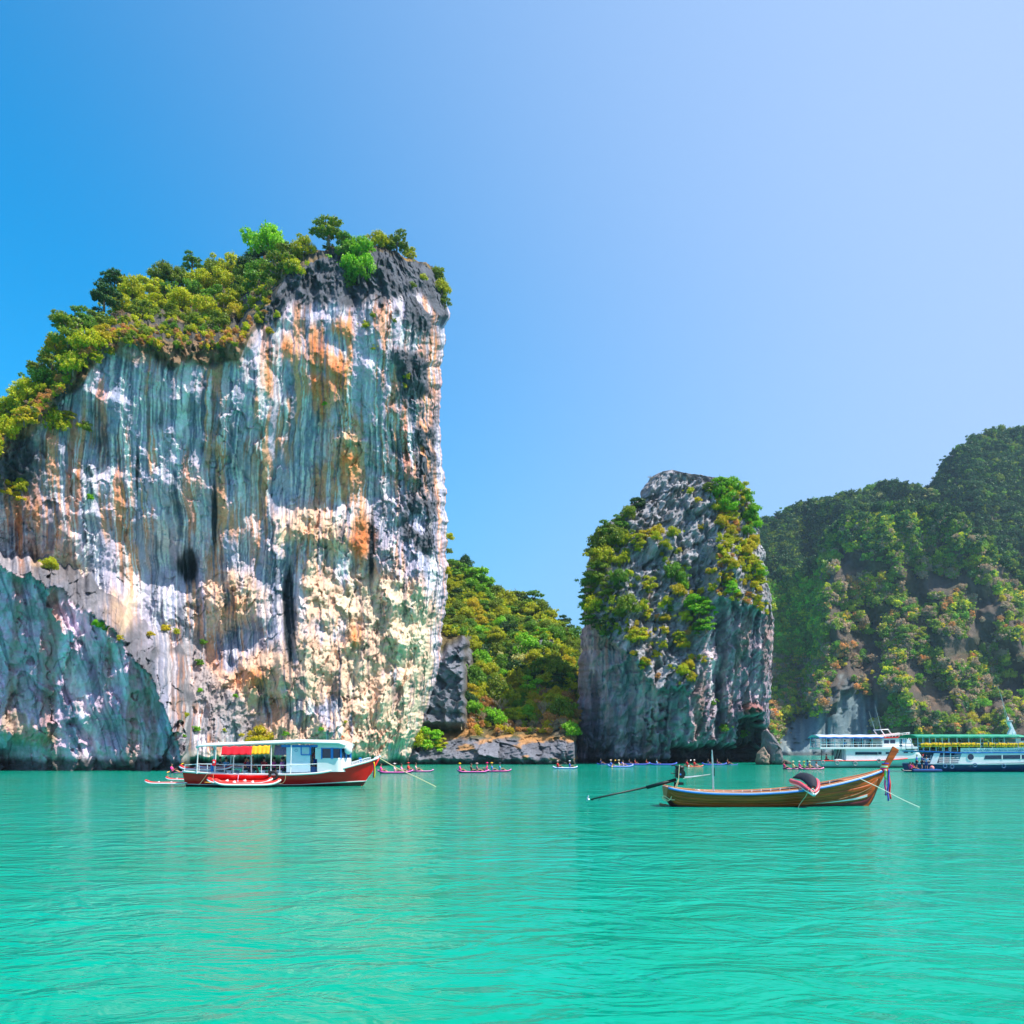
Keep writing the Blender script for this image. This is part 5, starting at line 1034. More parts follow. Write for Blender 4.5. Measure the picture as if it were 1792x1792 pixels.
    for k in range(8): a = k*math.pi/4; b.prism([(cxx+math.cos(a)*.15, czz+math.sin(a)*.15), (cxx+math.cos(a+.3)*.07, czz+math.sin(a+.3)*.07), (cxx+math.cos(a-.3)*.07, czz+math.sin(a-.3)*.07)], -yw-.04, -yw-.033)
    b.build('printed_emblem', mat('emblem_blue', lin(96, 140, 190), .5), t)
    b = MB(); b.box((X(545), -.3, (Z(1352)+Z(1307))/2), (X(551)-X(539), .05, Z(1307)-Z(1352))); b.build('doorway_back', DARK, t)
    b = MB(); b.box((X(545), -yw+.05, Z(1347)), (X(551)-X(539.5), .05, .38)); b.build('door_panel', NAVY, t)
    # wheelhouse with a rounded front
    def out(h): 
        p = [(X(551), -yw-.02), (X(585), -yw-.02)] + [(X(585) + (X(603)-X(585))*math.sin(a), -(yw+.02)*math.cos(a)) for a in np.linspace(.15, math.pi-.15, 12)] + [(X(585), yw+.02), (X(551), yw+.02)]
        return p
    op = out(0); b = MB()
    for z0, z1 in ((Z(1351), Z(1327.5)), (Z(1309.5), Z(1299.5))):
        n = len(op); b.grid([[(p[0]+(.12 if z1 > 2.8 else 0)*(p[0] > X(590)), p[1], z) for p in op] for z in (z0, z1)])
    b.build('wheelhouse_wall', WHITE, t, solid=.06)
    b = MB(); b.grid([[(p[0]-.03, p[1]*.985, z) for p in op] for z in (Z(1327.8), Z(1309.2))]); b.build('wheelhouse_glass', GLASS, t)
    def mull(i, j, w=.07): 
        b = MB(); p = Vector((op[i][0] + (op[j][0]-op[i][0])*.5, (op[i][1]+op[j][1])*.5, 0)) if i != j else Vector((op[i][0], op[i][1], 0)); b.box((p.x, p.y-.01, (Z(1328)+Z(1309))/2), (w, w, Z(1308.5)-Z(1328.5))); b.build('window_post', BLUE, t)
    for xx, w in ((X(553), .42), (X(577), .17)): b = MB(); b.box((xx, -yw-.03, (Z(1328)+Z(1309))/2), (w, .07, Z(1308.5)-Z(1328.5))); b.build('window_post', WHITE if w > .3 else BLUE, t)
    b = MB(); b.box((X(559), -yw-.05, (Z(1328)+Z(1309))/2), (.09, .06, Z(1308.5)-Z(1328.5))); b.build('window_post', BLUE, t)
    for i in (3, 5, 8, 10): mull(i, i, .1)
    for z in (1309.6, 1327.6): b = MB(); b.tube([(p[0], p[1]*1.01, Z(z)) for p in op[:-1]][0:14], .035, 6); b.build('window_rail', BLUE if z < 1320 else WHITE, t)
    b = MB(); b.plate([(p[0], p[1]) for p in op], Z(1301.5), Z(1299.5)); b.build('wheelhouse_ceiling', PALEBLUE, t)
    b = MB(); b.ball((X(604), -1.1, Z(1312.5)), (.28, .2, .32)); b.build('fender', WHITE, t, True)
    b = MB(); b.tube([(X(590), -.5, Z(1298)), (X(590), -.5, Z(1290))], .02, 6); b.box((X(591), -.5, Z(1288)), (.12, .03, .12)); b.build('orange_pennant', mat('orange', lin(240, 110, 30), .6), t)
    for px, z0, z1 in ((340, 1303, 1296), (376, 1303, 1297)): b = MB(); b.tube([(X(px), -1.2, Z(z0)), (X(px), -1.2, Z(z1))], .03, 6); b.build('roof_stub', WHITE, t)
    b = MB(); b.box((X(622), -.3, H.sheer(X(622))+.32), (.2, .2, .36)); b.build('blue_drum', BLUE, t, bevel=.04)
    # benches down the middle of the deck
    for px in (362, 392, 422, 452, 482): b = MB(); b.box((X(px), 0, Z(1349.5)), (.34, 2.5, .05)); b.box((X(px), .9, Z(1352)), (.3, .05, .26)); b.box((X(px), -.9, Z(1352)), (.3, .05, .26)); b.build('bench', PALEBLUE, t, bevel=.01)
    # hung and stowed things
    def own(b, name, m, label, cat, **k): o = b.build(name, m, None, **k); o.location = rp; o.rotation_euler.z = rz; return tag(o, label, cat)
    def curtain(p0, p1, z0, z1, y, name, m, label):
        b = MB(); n = 24; b.grid([[(X(p0+(p1-p0)*i/n), y - .05*j + .035*math.sin(i*1.1)*(j/5), Z((z0[0]+(z0[1]-z0[0])*i/n)*(1-j/5) + (z1[0]+(z1[1]-z1[0])*i/n)*j/5) + .03*math.sin(i*.8)*(j == 0)) for j in range(6)] for i in range(n+1)]); return own(b, name, m, label, 'curtain', smooth=True, solid=.02)
    curtain(388, 440, (1307, 1306), (1321.5, 1321), -1.86, 'curtain', REDCLOTH, 'bright red cloth curtain hung under the tour boat roof edge')
    curtain(440.4, 471, (1306, 1304.5), (1320.5, 1319.5), -1.86, 'curtain', ORCLOTH, 'orange yellow cloth curtain hung beside the red one')
    curtain(473, 497, (1304, 1303), (1322, 1321), -.9, 'curtain', PURCLOTH, 'greyish purple curtain hung before the cabin of the red tour boat')
    b = MB(); b.tube([(X(395), -1.68, Z(1320)), (X(391), -1.7, Z(1326))], [.03, .012], 6); b.tube([(X(397), -1.68, Z(1320)), (X(402), -1.7, Z(1321.5))], .02, 6); own(b, 'flag', mat('flag_cloth', lin(236, 222, 224), .8), 'small red and white flag drooping under the red curtain', 'flag')
    b = MB(); b.ring((X(476.5), -1.86, Z(1357)), .26, .085, 'y', 24, 10); own(b, 'tyre_fender', RUBBER, 'black tyre hung as a fender on the red tour boat side', 'tyre', smooth=True)
    b = MB(); b.tube([(X(367), -1.45, Z(1350)), (X(367), -1.45, Z(1339))], .10, 14); own(b, 'drum', BLUE, 'blue plastic drum standing at the stern rail of the red tour boat', 'drum')
    rb = thing('buoyancy_aid', 'red and white life vest hanging from a stern post of the tour boat', 'life vest', W(373, 1335, -1.78)); v = MB(); v.box((0, 0, 0), (.26, .12, .42)); v.build('foam', REDCLOTH, rb, bevel=.05); v = MB(); v.box((.02, -.07, .06), (.12, .02, .14)); v.build('badge', WHITE, rb)
    g = 'red and white inflatable kayaks of the tour boat'
    kayak(W(352, 1349.5, -.9), rz, (186, 18, 26), 'red inflatable kayak stowed upright on the stern deck of the tour boat', g, strip=(226, 226, 236), s=.85)
    kayak(W(375, 1347, .1), rz, (170, 16, 24), 'dark red inflatable kayak stowed behind the first one on the stern deck', g, strip=(210, 214, 230), s=.9)
    RWf = dict(strip=(250, 240, 236), floor=(226, 30, 30), seat=(240, 240, 240))
    kayak(W(438, 1374.5, -2.65), rz + R(1), (236, 60, 50), 'white edged red kayak floating beside the tour boat hull, nearest to the camera', g, s=1.02, tilt=(.12, 0), **RWf)
    kayak(W(420, 1373, -2.0), rz - R(2), (226, 50, 44), 'red kayak squeezed between the tour boat hull and the kayak in front', g, s=1.02, tilt=(.1, 0), **RWf)
    kayak(W(285, 1374, -.9), rz + R(3), (226, 36, 30), 'red kayak with white side stripe floating behind the tour boat stern, nearer one', g, strip=(240, 236, 236), s=.72, floor=(200, 20, 24))
    kayak(W(292, 1369, 1.4), rz, (206, 30, 30), 'red kayak floating behind the tour boat stern, half hidden farther one', g, strip=(236, 230, 230), s=.62, floor=(190, 20, 24))
    for i, (a, c_, e, f_, lb) in enumerate(((376, 1369, 384, 1371, 'orange paddle blade up in the kayak beside the hull'), (437, 1370, 456, 1370, 'orange paddle lying along the kayak beside the hull'))): paddle(W(a, c_, -2.7), W(e+14, f_, -2.7), (250, 160, 20), lb, 'orange paddles in the moored kayaks')
    b = MB(); b.ball((X(416), -2.0, Z(1369)), (.09, .09, .13)); b.tube([(X(416), -1.85, Z(1356)), (X(416), -2.0, Z(1367))], .02, 6); own(b, 'buoy', mat('lilac_plastic', lin(220, 190, 225), .5), 'small lilac buoy hanging on a white line against the red hull', 'buoy', smooth=True)
    rope('bow_rope', [W(655, 1327, 0), W(690, 1346, -.3), W(730, 1364, -.8), W(768, 1382, -1.2)], .03, ROPE, 'tan mooring rope slanting from the red tour boat bow into the water')
    for i, P_ in enumerate(([(362, 1354), (356, 1363), (347, 1374)], [(373, 1354), (372, 1362), (371, 1368)], [(498, 1356), (497, 1365), (492, 1371), (485, 1371)])):
        rope('hanging_line', [W(a, b_, -1.85) for a, b_ in P_], .012, ROPE, ['thin line slanting down the red hull near the transom', 'thin line hanging straight down the red hull by the vest', 'thin looped line on the red hull right of the tyre'][i])
    for i, (cc, nm, dx) in enumerate((((240, 60, 130), 'pink', 0), ((250, 110, 60), 'orange', 1.6), ((250, 200, 30), 'yellow', 2.6))):
        b = MB(); n = 8; b.grid([[(X(644+dx + (2-dx*.2)*math.sin(k*.35)) + j*.07, -.22-.02*i, Z(1334 + (28 + i)*k/n)) for j in (-.5, .5)] for k in range(n+1)]); o = own(b, 'ribbon', FAB, f'{nm} ribbon hanging from the bow of the red tour boat', 'ribbon', solid=.012, smooth=True); colr(o, *cc); o['group'] = 'bow ribbons of the red tour boat'
    pg = 'passengers on the red tour boat'
    for px, y, pose, sh, lb, kw in ((362, .8, 'bench', (30, 40, 60), 'person in dark clothes at the stern of the red tour boat', {}), (383, -.5, 'bench', (90, 140, 190), 'person in a pale blue shirt by the stowed kayaks on the tour boat', {}),
            (415, -.2, 'bench', (200, 30, 50), 'person in a red shirt sitting under the red curtain', {}), (422, .5, 'bench', (120, 40, 50), 'person with tan hat sitting behind the red shirted passenger', {'hat': (120, 90, 70)}), (427, -.9, 'bench', (40, 40, 110), 'person in a navy shirt sitting by the rail of the tour boat', {}),
            (445, .3, 'bench', (190, 40, 60), 'person in dull red sitting under the orange curtain', {}), (466, .1, 'bench', (225, 60, 160), 'person in a magenta shirt near the cabin of the red tour boat', {}), (479, .5, 'bench', (50, 90, 180), 'person in blue sitting just behind the magenta shirted passenger', {}), (486, -.8, 'bench', (205, 110, 190), 'person in a lilac shirt sitting beside the purple curtain', {})):
        person(W(px, 1350, y), rz + random.choice([0, 1.2, 3.0, -1.5]), pose, sh, lb, pg, **kw)
    person(W(545, 1351, -.8), rz - 1.2, 'stand', (190, 60, 80), 'person in a red patterned shirt standing in the cabin doorway', None, trousers=(40, 80, 180), s=.92)
redboat()
# ================================================================ white two-deck tour boat (far right)
def slab(t, name, m, q, y0, y1, bevel=0):
    b = MB(); b.prism(q, y0, y1); return b.build(name, m, t, bevel=bevel)
def whiteboat():
    D = 121.; s = D/F/3.965; X = lambda c: (c-380)*s; Z = lambda c: (648-c)*s; rp = np.array([((1340+380/3.965)-896)*D/F, D + 2.0, 0.]); rz = R(2)
    t = thing('tour_boat', 'white two deck tour boat with blue canopy, red trim line and tyre fenders', 'boat', rp, rz)
    W = lambda c, cy, y=0.: tuple(rp + np.array([X(c)*math.cos(rz) - y*math.sin(rz), X(c)*math.sin(rz) + y*math.cos(rz), Z(cy)]))
    H = Hull([X(c) for c in (382, 500, 700, 850, 950, 1050, 1120, 1170)], [Z(y) for y in (600, 600, 599, 594, 588, 579, 568, 558)], [1.9, 2.1, 2.2, 2.15, 1.9, 1.3, .7, .06], [Z(y) for y in (660, 665, 668, 668, 668, 664, 640, 575)], (.3, 1.0))
    Bm = 2.0
    for sd_ in (-1, 1):
        tt = H.tz(lambda x: Z(640 - 0*x))
        b = MB(); b.grid(H.side(sd_, 0, tt, 40, 3)); b.build('hull_bottom', MAROON, t, True)
        b = MB(); b.grid(H.side(sd_, tt, 1, 40, 5)); b.build('hull_side', mat('white_hull', (.62, .68, .72), .4, var=.12, scale=.8), t, True)
        b = MB(); b.tube(H.line(1, sd_, .03), .09, 6); b.build('red_trim', RED, t, True)
    b = MB(); pts = H.transom(); b.v = list(pts); b.f = [tuple(range(len(pts)))]; b.build('transom', WHITE, t, solid=.05)
    b = MB(); b.grid(H.deck(lambda x: H.sheer(x)-.05, X(384), X(1160), 30)); b.build('deck', PALEBLUE, t)
    # lower house, with long and short windows
    q = [(X(562), Z(600)), (X(562), Z(519)), (X(1030), Z(519)), (X(1050), Z(530)), (X(1105), Z(574)), (X(1060), Z(584)), (X(900), Z(594))]
    slab(t, 'lower_house', WHITE, q, -1.75, 1.75, .03)
    for a, b_, c_, d_ in ((627, 784, 557, 539), (789, 812, 555, 538), (843, 873, 553, 539), (970, 1000, 546, 532)):
        w = slab(t, 'window', mat('window_frame_grey', (.5, .52, .54), .4), [(X(a)-.03, Z(c_)-.03), (X(b_)+.03, Z(c_)-.03), (X(b_)+.03, Z(d_)+.03), (X(a)-.03, Z(d_)+.03)], -1.79, -1.74); slab(w, 'pane', GLASS, [(X(a), Z(c_)), (X(b_), Z(c_)), (X(b_), Z(d_)), (X(a), Z(d_))], -1.80, -1.785)
    slab(t, 'window', GLASS, [(X(1020), Z(545)), (X(1040), Z(545)), (X(1022), Z(530))], -1.79, -1.74)
    for c in (390, 465): b = MB(); b.tube([(X(c), -1.7, Z(600)), (X(c), -1.7, Z(520))], .05, 6); b.build('deck_post', BLACK, t)
    for c in (500, 520): b = MB(); b.tube([(X(c-8), -1.3, Z(598)), (X(c+16), -1.3, Z(520))], .07, 6); b.build('stair_rail', BLACK, t)
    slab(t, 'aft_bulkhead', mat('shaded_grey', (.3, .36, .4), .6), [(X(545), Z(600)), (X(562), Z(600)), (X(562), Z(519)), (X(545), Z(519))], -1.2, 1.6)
    # upper deck
    slab(t, 'upper_deck', WHITE, [(X(374), Z(519)), (X(374), Z(506)), (X(1062), Z(502)), (X(1072), Z(512)), (X(1040), Z(521))], -2.0, 2.0, .04)
    slab(t, 'deck_front_fairing', WHITE, [(X(1000), Z(503)), (X(1034), Z(478)), (X(1066), Z(503)), (X(1112), Z(566)), (X(1085), Z(572)), (X(1040), Z(521))], -1.2, 1.2, .03)
    for y in (-1.95, 1.95):
        for z in (471, 489): b = MB(); b.tube([(X(377), y, Z(z)), (X(822), y, Z(z-2))], .035, 6); b.build('deck_rail', WHITE, t)
        for i in range(11): c = 379 + i*44; b = MB(); b.tube([(X(c), y, Z(507)), (X(c), y, Z(470))], .03, 5); b.build('rail_post', WHITE, t)
        for c in (381, 420, 480, 540, 610, 676, 742): b = MB(); b.tube([(X(c), y, Z(507)), (X(c), y, Z(436))], .045, 6); b.build('canopy_post', PALEBLUE, t)
        b = MB(); b.tube([(X(822), y, Z(484)), (X(1030), y, Z(486))], .03, 5); b.build('deck_rail', WHITE, t)
    b = MB(); b.grid([[(x, y, Z(437) + .42*(1-(y/2.15)**2) + .03*math.sin(x*3)) for y in np.linspace(-2.15, 2.15, 7)] for x in np.linspace(X(365), X(822), 20)]); b.build('canopy', mat('canopy_top', lin(190, 214, 236), .6), t, True, solid=.04)
    for y in (-2.16, 2.16): b = MB(); b.grid([[(x, y, z + .03*math.sin(x*4)) for z in (Z(434), Z(443))] for x in np.linspace(X(366), X(822), 24)]); b.build('canopy_valance', BLUECAN, t, solid=.03)
    # wheelhouse
    slab(t, 'wheelhouse', WHITE, [(X(824), Z(504)), (X(824), Z(443)), (X(996), Z(438)), (X(1030), Z(470)), (X(1034), Z(503))], -1.5, 1.5, .03)
    slab(t, 'red_roof_trim', RED, [(X(818), Z(443)), (X(818), Z(438)), (X(1010), Z(430)), (X(1012), Z(437))], -1.65, 1.65)
    for a, b_, c_, d_ in ((837, 872, 480, 455), (880, 916, 478, 453), (948, 966, 504, 447)):
        slab(t, 'window' if b_ < 930 else 'door', GLASS, [(X(a), Z(c_)), (X(b_), Z(c_)), (X(b_), Z(d_)), (X(a), Z(d_))], -1.53, -1.49)
    for a in (974, 988): slab(t, 'window', mat('sky_glass', lin(90, 150, 190), .1), [(X(a), Z(472)), (X(a+11), Z(470)), (X(a+5), Z(445)), (X(a), Z(445))], -1.53, -1.49)
    for y in (-1.5, 1.5):
        b = MB(); b.tube([(X(822), y, Z(424)), (X(930), y, Z(412)), (X(1020), y, Z(402))], .05, 6); b.tube([(X(822), y, Z(432)), (X(930), y, Z(421)), (X(1020), y, Z(412))], .035, 6)
        for i in range(9): c = 824 + i*24; b.tube([(X(c), y, Z(440 - i)), (X(c), y, Z(423 - i*2.6))], .03, 5)
        b.build('roof_rail', WHITE, t)
    b = MB()
    for y in (-1.1, 1.1): b.tube([(X(848), y, Z(420)), (X(822), y, Z(382)), (X(874), y, Z(380)), (X(902), y, Z(420))], .08, 6)
    b.tube([(X(822), -1.1, Z(382)), (X(822), 1.1, Z(382))], .08, 6); b.tube([(X(874), -1.1, Z(380)), (X(874), 1.1, Z(380))], .08, 6); b.build('radar_arch', WHITE, t)
    b = MB()
    for y in (-1.35, -.85): b.tube([(X(1012), y, Z(402)), (X(1050), y, Z(506))], .055, 6)
    for i in range(9): f = i/8; b.tube([(X(1012+38*f), -1.35, Z(402+104*f)), (X(1012+38*f), -.85, Z(402+104*f))], .03, 5)
    b.build('ladder', WHITE, t)
    for a, c_, d_ in ((770, 250, 385), (812, 200, 380)): b = MB(); b.tube([(X(a+ (44 if a < 800 else 46)), .3, Z(d_)), (X(a), .3, Z(c_))], [.03, .012], 5); b.build('whip_antenna', STEEL, t)
    ty = lambda c, cy, lb, m=STEEL: tag(MB().ring(W(c, cy, -2.28), .26, .085, 'y', 18, 8).build('tyre_fender', mat('grey_tyre', (.28, .3, .32), .7), None, True), lb, 'tyre', 'tyre fenders on the tour boats')
    ty(388, 612, 'grey tyre fender at the stern corner of the white tour boat'); ty(488, 614, 'grey tyre fender under the open aft deck of the white tour boat'); ty(615, 620, 'grey tyre fender below the long window of the white tour boat'); ty(782, 600, 'grey tyre fender beside the prow post seen before the white tour boat')
    b = MB(); b.tube([(p[0], p[1], p[2]) for p in [W(468, 598, -2.1), W(488, 592, -2.1), W(515, 592, -2.1), W(534, 598, -2.1)]], .09, 6); tag(b.build('white_hose', WHITE, None, True), 'white hose looped over the rail on the aft deck of the white boat', 'hose')
    for c, sh in ((440, (190, 40, 50)),): person(W(c, 598, -.8), rz, 'bench', sh, 'person in red sitting on the lower aft deck of the white boat', 'people aboard the white tour boat')
    for c, sh, nm in ((460, (40, 60, 130), 'navy'), (578, (30, 120, 210), 'bright blue'), (645, (40, 40, 50), 'black'), (705, (90, 50, 50), 'maroon'), (760, (50, 60, 80), 'slate')): person(W(c, 500, -.6), rz + random.choice((1.4, 3, 0)), 'bench', sh, f'person in a {nm} shirt sitting under the blue canopy of the white boat', 'people aboard the white tour boat')
whiteboat()

# ================================================================ navy and white party boat, cut by the right edge
def navyboat():
    D = 97.; s = D/F/3.965; X = lambda c: (c-1060)*s; Z = lambda c: (678-c)*s; rp = np.array([((1340+1060/3.965)-896)*D/F, D + 2.3, 0.]); rz = R(-1.5)
    t = thing('tour_boat', 'navy hulled tour boat with green canopy and yellow life vests, cut by right edge', 'boat', rp, rz)
    W = lambda c, cy, y=0.: tuple(rp + np.array([X(c)*math.cos(rz) - y*math.sin(rz), X(c)*math.sin(rz) + y*math.cos(rz), Z(cy)]))
    H = Hull([X(c) for c in (1062, 1200, 1500, 1800, 2100, 2300, 2450)], [Z(y) for y in (622, 624, 626, 622, 606, 588, 570)], [1.9, 2.2, 2.4, 2.4, 1.9, 1.0, .06], [Z(y) for y in (692, 700, 704, 704, 704, 690, 600)], (.28, 1.0)); B = 2.25
    for sd_ in (-1, 1):
        b = MB(); b.grid(H.side(sd_, 0, 1, 50, 6)); b.build('hull_side', NAVY, t, True)
        b = MB(); b.grid([[(p[0], p[1], p[2]-.02), (p[0], p[1]+sd_*.02, p[2]+.10)] for p in H.line(1, sd_, .04)]); b.build('white_rub_strake', WHITE, t, solid=.05)
    b = MB(); pts = H.transom(); b.v = list(pts); b.f = [tuple(range(len(pts)))]; b.build('transom', NAVY, t, solid=.05)
    b = MB(); b.grid(H.deck(lambda x: H.sheer(x)-.03, X(1064), X(2430), 30)); b.build('deck', PALEBLUE, t)
    P2 = lambda *pts: [(X(a), Z(b)) for a, b in pts]
    slab(t, 'white_bulwark', WHITE, P2((1142, 624), (1172, 548), (1214, 548), (1190, 624)), -B, -B+.12, .02)
    slab(t, 'lower_house', WHITE, P2((1335, 625), (1362, 546), (2150, 540), (2230, 600)), -B, B, .03)
    slab(t, 'inner_bulkhead', NAVY, P2((1195, 624), (1216, 548), (1360, 548), (1336, 624)), -.7, B-.4)
    slab(t, 'window', GLASS, P2((1514, 589), (1521, 563), (1792, 560), (1980, 558), (1980, 585)), -B-.03, -B+.01)
    for c in (1632, 1760): slab(t, 'window_post', WHITE, P2((c, 590), (c, 560), (c+7, 560), (c+7, 590)), -B-.06, -B)
    b = MB(); n = 20; b.prism([(X(1421)+.37*math.cos(2*math.pi*i/n), Z(574)+.42*math.sin(2*math.pi*i/n)) for i in range(n)], -B-.03, -B+.01); b.build('porthole', GLASS, t)
    b = MB(); b.ring((X(1421), -B-.03, Z(574)), .40, .03, 'y', 20, 6); b.build('porthole_ring', WHITE, t)
    for c in (1236, 1282): b = MB(); b.tube([(X(c), -B+.05, Z(624)), (X(c+6), -B+.05, Z(500))], .06, 6); b.build('deck_post', WHITE, t)
    for cy in (566, 580, 594, 608): b = MB(); b.tube([(X(1204), -B+.03, Z(cy+2)), (X(1345), -B+.03, Z(cy))], .028, 5); b.build('stern_rail', PALEBLUE, t)
    b = MB()
    for c in (1150, 1120, 1090): b.tube([(X(c), -B+.1, Z(622)), (X(c+4), -B+.1, Z(560))], .03, 5)
    b.tube([(X(1080), -B+.1, Z(585)), (X(1150), -B+.1, Z(583))], .03, 5); b.tube([(X(1076), -B+.1, Z(603)), (X(1150), -B+.1, Z(602))], .03, 5); b.build('boarding_rail', WHITE, t)
    slab(t, 'upper_deck', BLUE, P2((1070, 536), (1070, 529), (1360, 541), (2150, 537), (2150, 546), (1340, 549)), -B-.1, B+.1, .02)
    slab(t, 'banner', WHITE, P2((1352, 540), (1352, 512), (2100, 508), (2100, 537)), -B-.04, -B+.02)
    # faint blue flowing script along the banner, too small to read in the photograph: kept as pen strokes
    b = MB(); x = 1372.
    while x < 1980:
        w = random.uniform(5, 13); h = random.choice((5, 7, 12 if x > 1510 else 5)); b.tube([(X(x + w*k/5), -B-.055, Z(527 - h*math.sin(k*1.25)*.7)) for k in range(6)], .022, 4); x += w + (random.uniform(1, 3) if random.random() < .7 else 9)
    b.build('banner_script', mat('script_blue', lin(70, 130, 190), .5), t)
    b = MB(); b.grid([[(x, y, Z(437) + .35*(1-(y/2.5)**2)) for y in np.linspace(-2.5, 2.5, 7)] for x in np.linspace(X(1047), X(1800), 24)]); b.build('canopy', GREEN, t, True, solid=.05)
    b = MB(); b.grid([[(x, -2.5, z + .02*math.sin(x*5)) for z in (Z(431), Z(439))] for x in np.linspace(X(1047), X(1745), 30)]); b.build('canopy_valance', GREEN, t, solid=.03)
    for c in (1063, 1098, 1142, 1186, 1230, 1275, 1332, 1412, 1492, 1572, 1654, 1735):
        for y in (-B, B): b = MB(); b.tube([(X(c), y, Z(535)), (X(c-4), y, Z(438))], .04, 6); b.build('canopy_post', PALEBLUE, t)
    for y in (-B, B):
        for z in (478, 500): b = MB(); b.tube([(X(1064), y, Z(z)), (X(1760), y, Z(z-1))], .03, 5); b.build('deck_rail', PALEBLUE, t)
    for c in (1110, 1210, 1310): b = MB(); b.box((X(c), 0, Z(520)), (1.1, 3.2, .1)); b.build('bench', DARK, t)
    slab(t, 'deck_seats', mat('brown_seats', lin(70, 52, 44), .8), P2((1400, 512), (1400, 498), (1720, 498), (1720, 512)), -1.2, 1.2)
    slab(t, 'wheelhouse', WHITE, P2((1745, 510), (1745, 445), (2000, 440), (2040, 505)), -1.9, 1.9, .03); slab(t, 'window', GLASS, P2((1776, 462), (1776, 444), (1900, 442), (1900, 462)), -1.93, -1.89)
    slab(t, 'roof', BLUE, P2((1725, 440), (1725, 432), (2010, 428), (2010, 437)), -2.1, 2.1)
    # raked funnel mast
    slab(t, 'mast', WHITE, P2((1738, 432), (1756, 395), (1768, 372), (1745, 332), (1752, 324), (1768, 330), (1800, 405), (1812, 432)), -.22, .22, .03)
    b = MB(); b.box((X(1756), 0, Z(320)), (.5, .9, .08)); b.box((X(1750), 0, Z(303)), (.18, .3, .3)); b.tube([(X(1754), 0, Z(330)), (X(1748), 0, Z(288))], .05, 6); b.build('mast_head', WHITE, t, bevel=.02)
    b = MB(); b.tube([(X(1750), 0, Z(300)), (X(1680), 0, Z(68))], [.025, .010], 5); b.tube([(X(1740), .2, Z(290)), (X(1712), .2, Z(130))], [.02, .01], 5); b.build('whip_antenna', STEEL, t)
    b = MB(); b.tube([(X(1724), -1.8, Z(432)), (X(1724), -1.8, Z(402))], .04, 5); b.tube([(X(1724), -1.8, Z(405)), (X(1744), -1.8, Z(400)), (X(1744), -1.8, Z(432))], .04, 5); b.build('ladder_hoop', PALEBLUE, t)
    for c, cy, lb in ((1236, 637, 'left one of two tyre rings under the stern rails of the navy boat'), (1284, 641, 'right one of two tyre rings under the stern rails of the navy boat'), (1440, 630, 'tyre ring just below the porthole of the navy boat'), (1635, 637, 'tyre ring below the long window of the navy boat')):
        tag(MB().ring(W(c, cy, -2.62), .21, .05, 'y', 18, 8).build('tyre_fender', mat('blue_tyre', lin(60, 104, 150), .6), None, True), lb, 'tyre', 'tyre fenders on the tour boats')
    b = MB(); b.ball(W(1143, 650, -2.75), (.26, .26, .28), 14, 10); tag(b.build('mooring_buoy', mat('coral_buoy', lin(236, 140, 130), .5), None, True), 'round coral and white buoy floating beside the navy boat stern', 'buoy')
    # life vests hung along the upper rail
    v = MB(); v.box((-.13, 0, 0), (.2, .14, .46)); v.box((.13, 0, 0), (.2, .14, .46)); v.box((0, .02, .16), (.4, .12, .16)); vm = v.mesh('vest_foam', YEL); v2 = MB(); v2.box((0, -.08, -.05), (.5, .02, .05)); vs_ = v2.mesh('vest_strap', BLACK)
    cs = [1090, 1101, 1114, 1124, 1134, 1160, 1173, 1186, 1208, 1219, 1242, 1254, 1266, 1299, 1312, 1326, 1358, 1368, 1384, 1393, 1411, 1436, 1468, 1518, 1555, 1568, 1604, 1615, 1640, 1652, 1676, 1701, 1722, 1758, 1769, 1785]
    for i, c in enumerate(cs):
        lft = c < 1345; n_ = i + 1 if lft else i - 15; tot = 16 if lft else 20
        w = ('first second third fourth fifth sixth seventh eighth ninth tenth eleventh twelfth thirteenth fourteenth fifteenth sixteenth seventeenth eighteenth nineteenth twentieth'.split())[n_-1]
        o = thing('life_vest', f'yellow life vest, {w} from the left ' + ('on the open rail behind the posts' if lft else 'along the top of the white banner'), 'life vest', W(c, 491 + random.uniform(-2, 3), -2.42), rz + random.uniform(-.3, .3), 'yellow life vests on the green roofed boat')
        f_ = link('foam', vm, o); md = f_.modifiers.new('soft', 'BEVEL'); md.width = .045; md.segments = 2; f_.rotation_euler.y = random.uniform(-.25, .25); link('strap', vs_, o)
    for c, sh, nm in ((1205, (60, 110, 190), 'blue'), (1296, (150, 50, 60), 'dull red'), (1390, (60, 50, 50), 'dark brown'), (1675, (50, 60, 70), 'slate')): person(W(c, 515, -.9), rz + 1.5, 'bench', sh, f'person in {nm} on the upper deck behind the yellow vests', 'people aboard the navy tour boat')
    # low boarding raft with people at the stern
    r = thing('boarding_raft', 'low dark blue boarding raft alongside the stern of the navy boat', 'raft', W(1075, 672, -3.3), rz); b = MB(); b.box((.1, 0, .08), (3.4, 1.5, .28)); b.build('float', NAVY, r, bevel=.1); b = MB(); b.box((.1, 0, .24), (3.2, 1.3, .04)); b.build('mat', BLUE, r)
    person(W(1024, 656, -3.3), rz - .4, 'stand', (30, 110, 210), 'person in bright blue shirt and white cap stepping off the raft', None, (30, 34, 44), hat=(240, 240, 240), s=.98); person(W(1066, 656, -3.1), rz + 2.6, 'stand', (30, 60, 130), 'person in dark navy clothes standing on the boarding raft', None, (24, 26, 36), s=.95)
    person(W(1006, 668, -3.2), rz, 'kayak', (250, 120, 70), 'person in an orange shirt crouching at the end of the raft', None); person(W(1098, 660, -3.0), rz + 1, 'stand', (150, 180, 210), 'person in a pale shirt standing by the boarding rail', None, (40, 60, 120), s=.9)
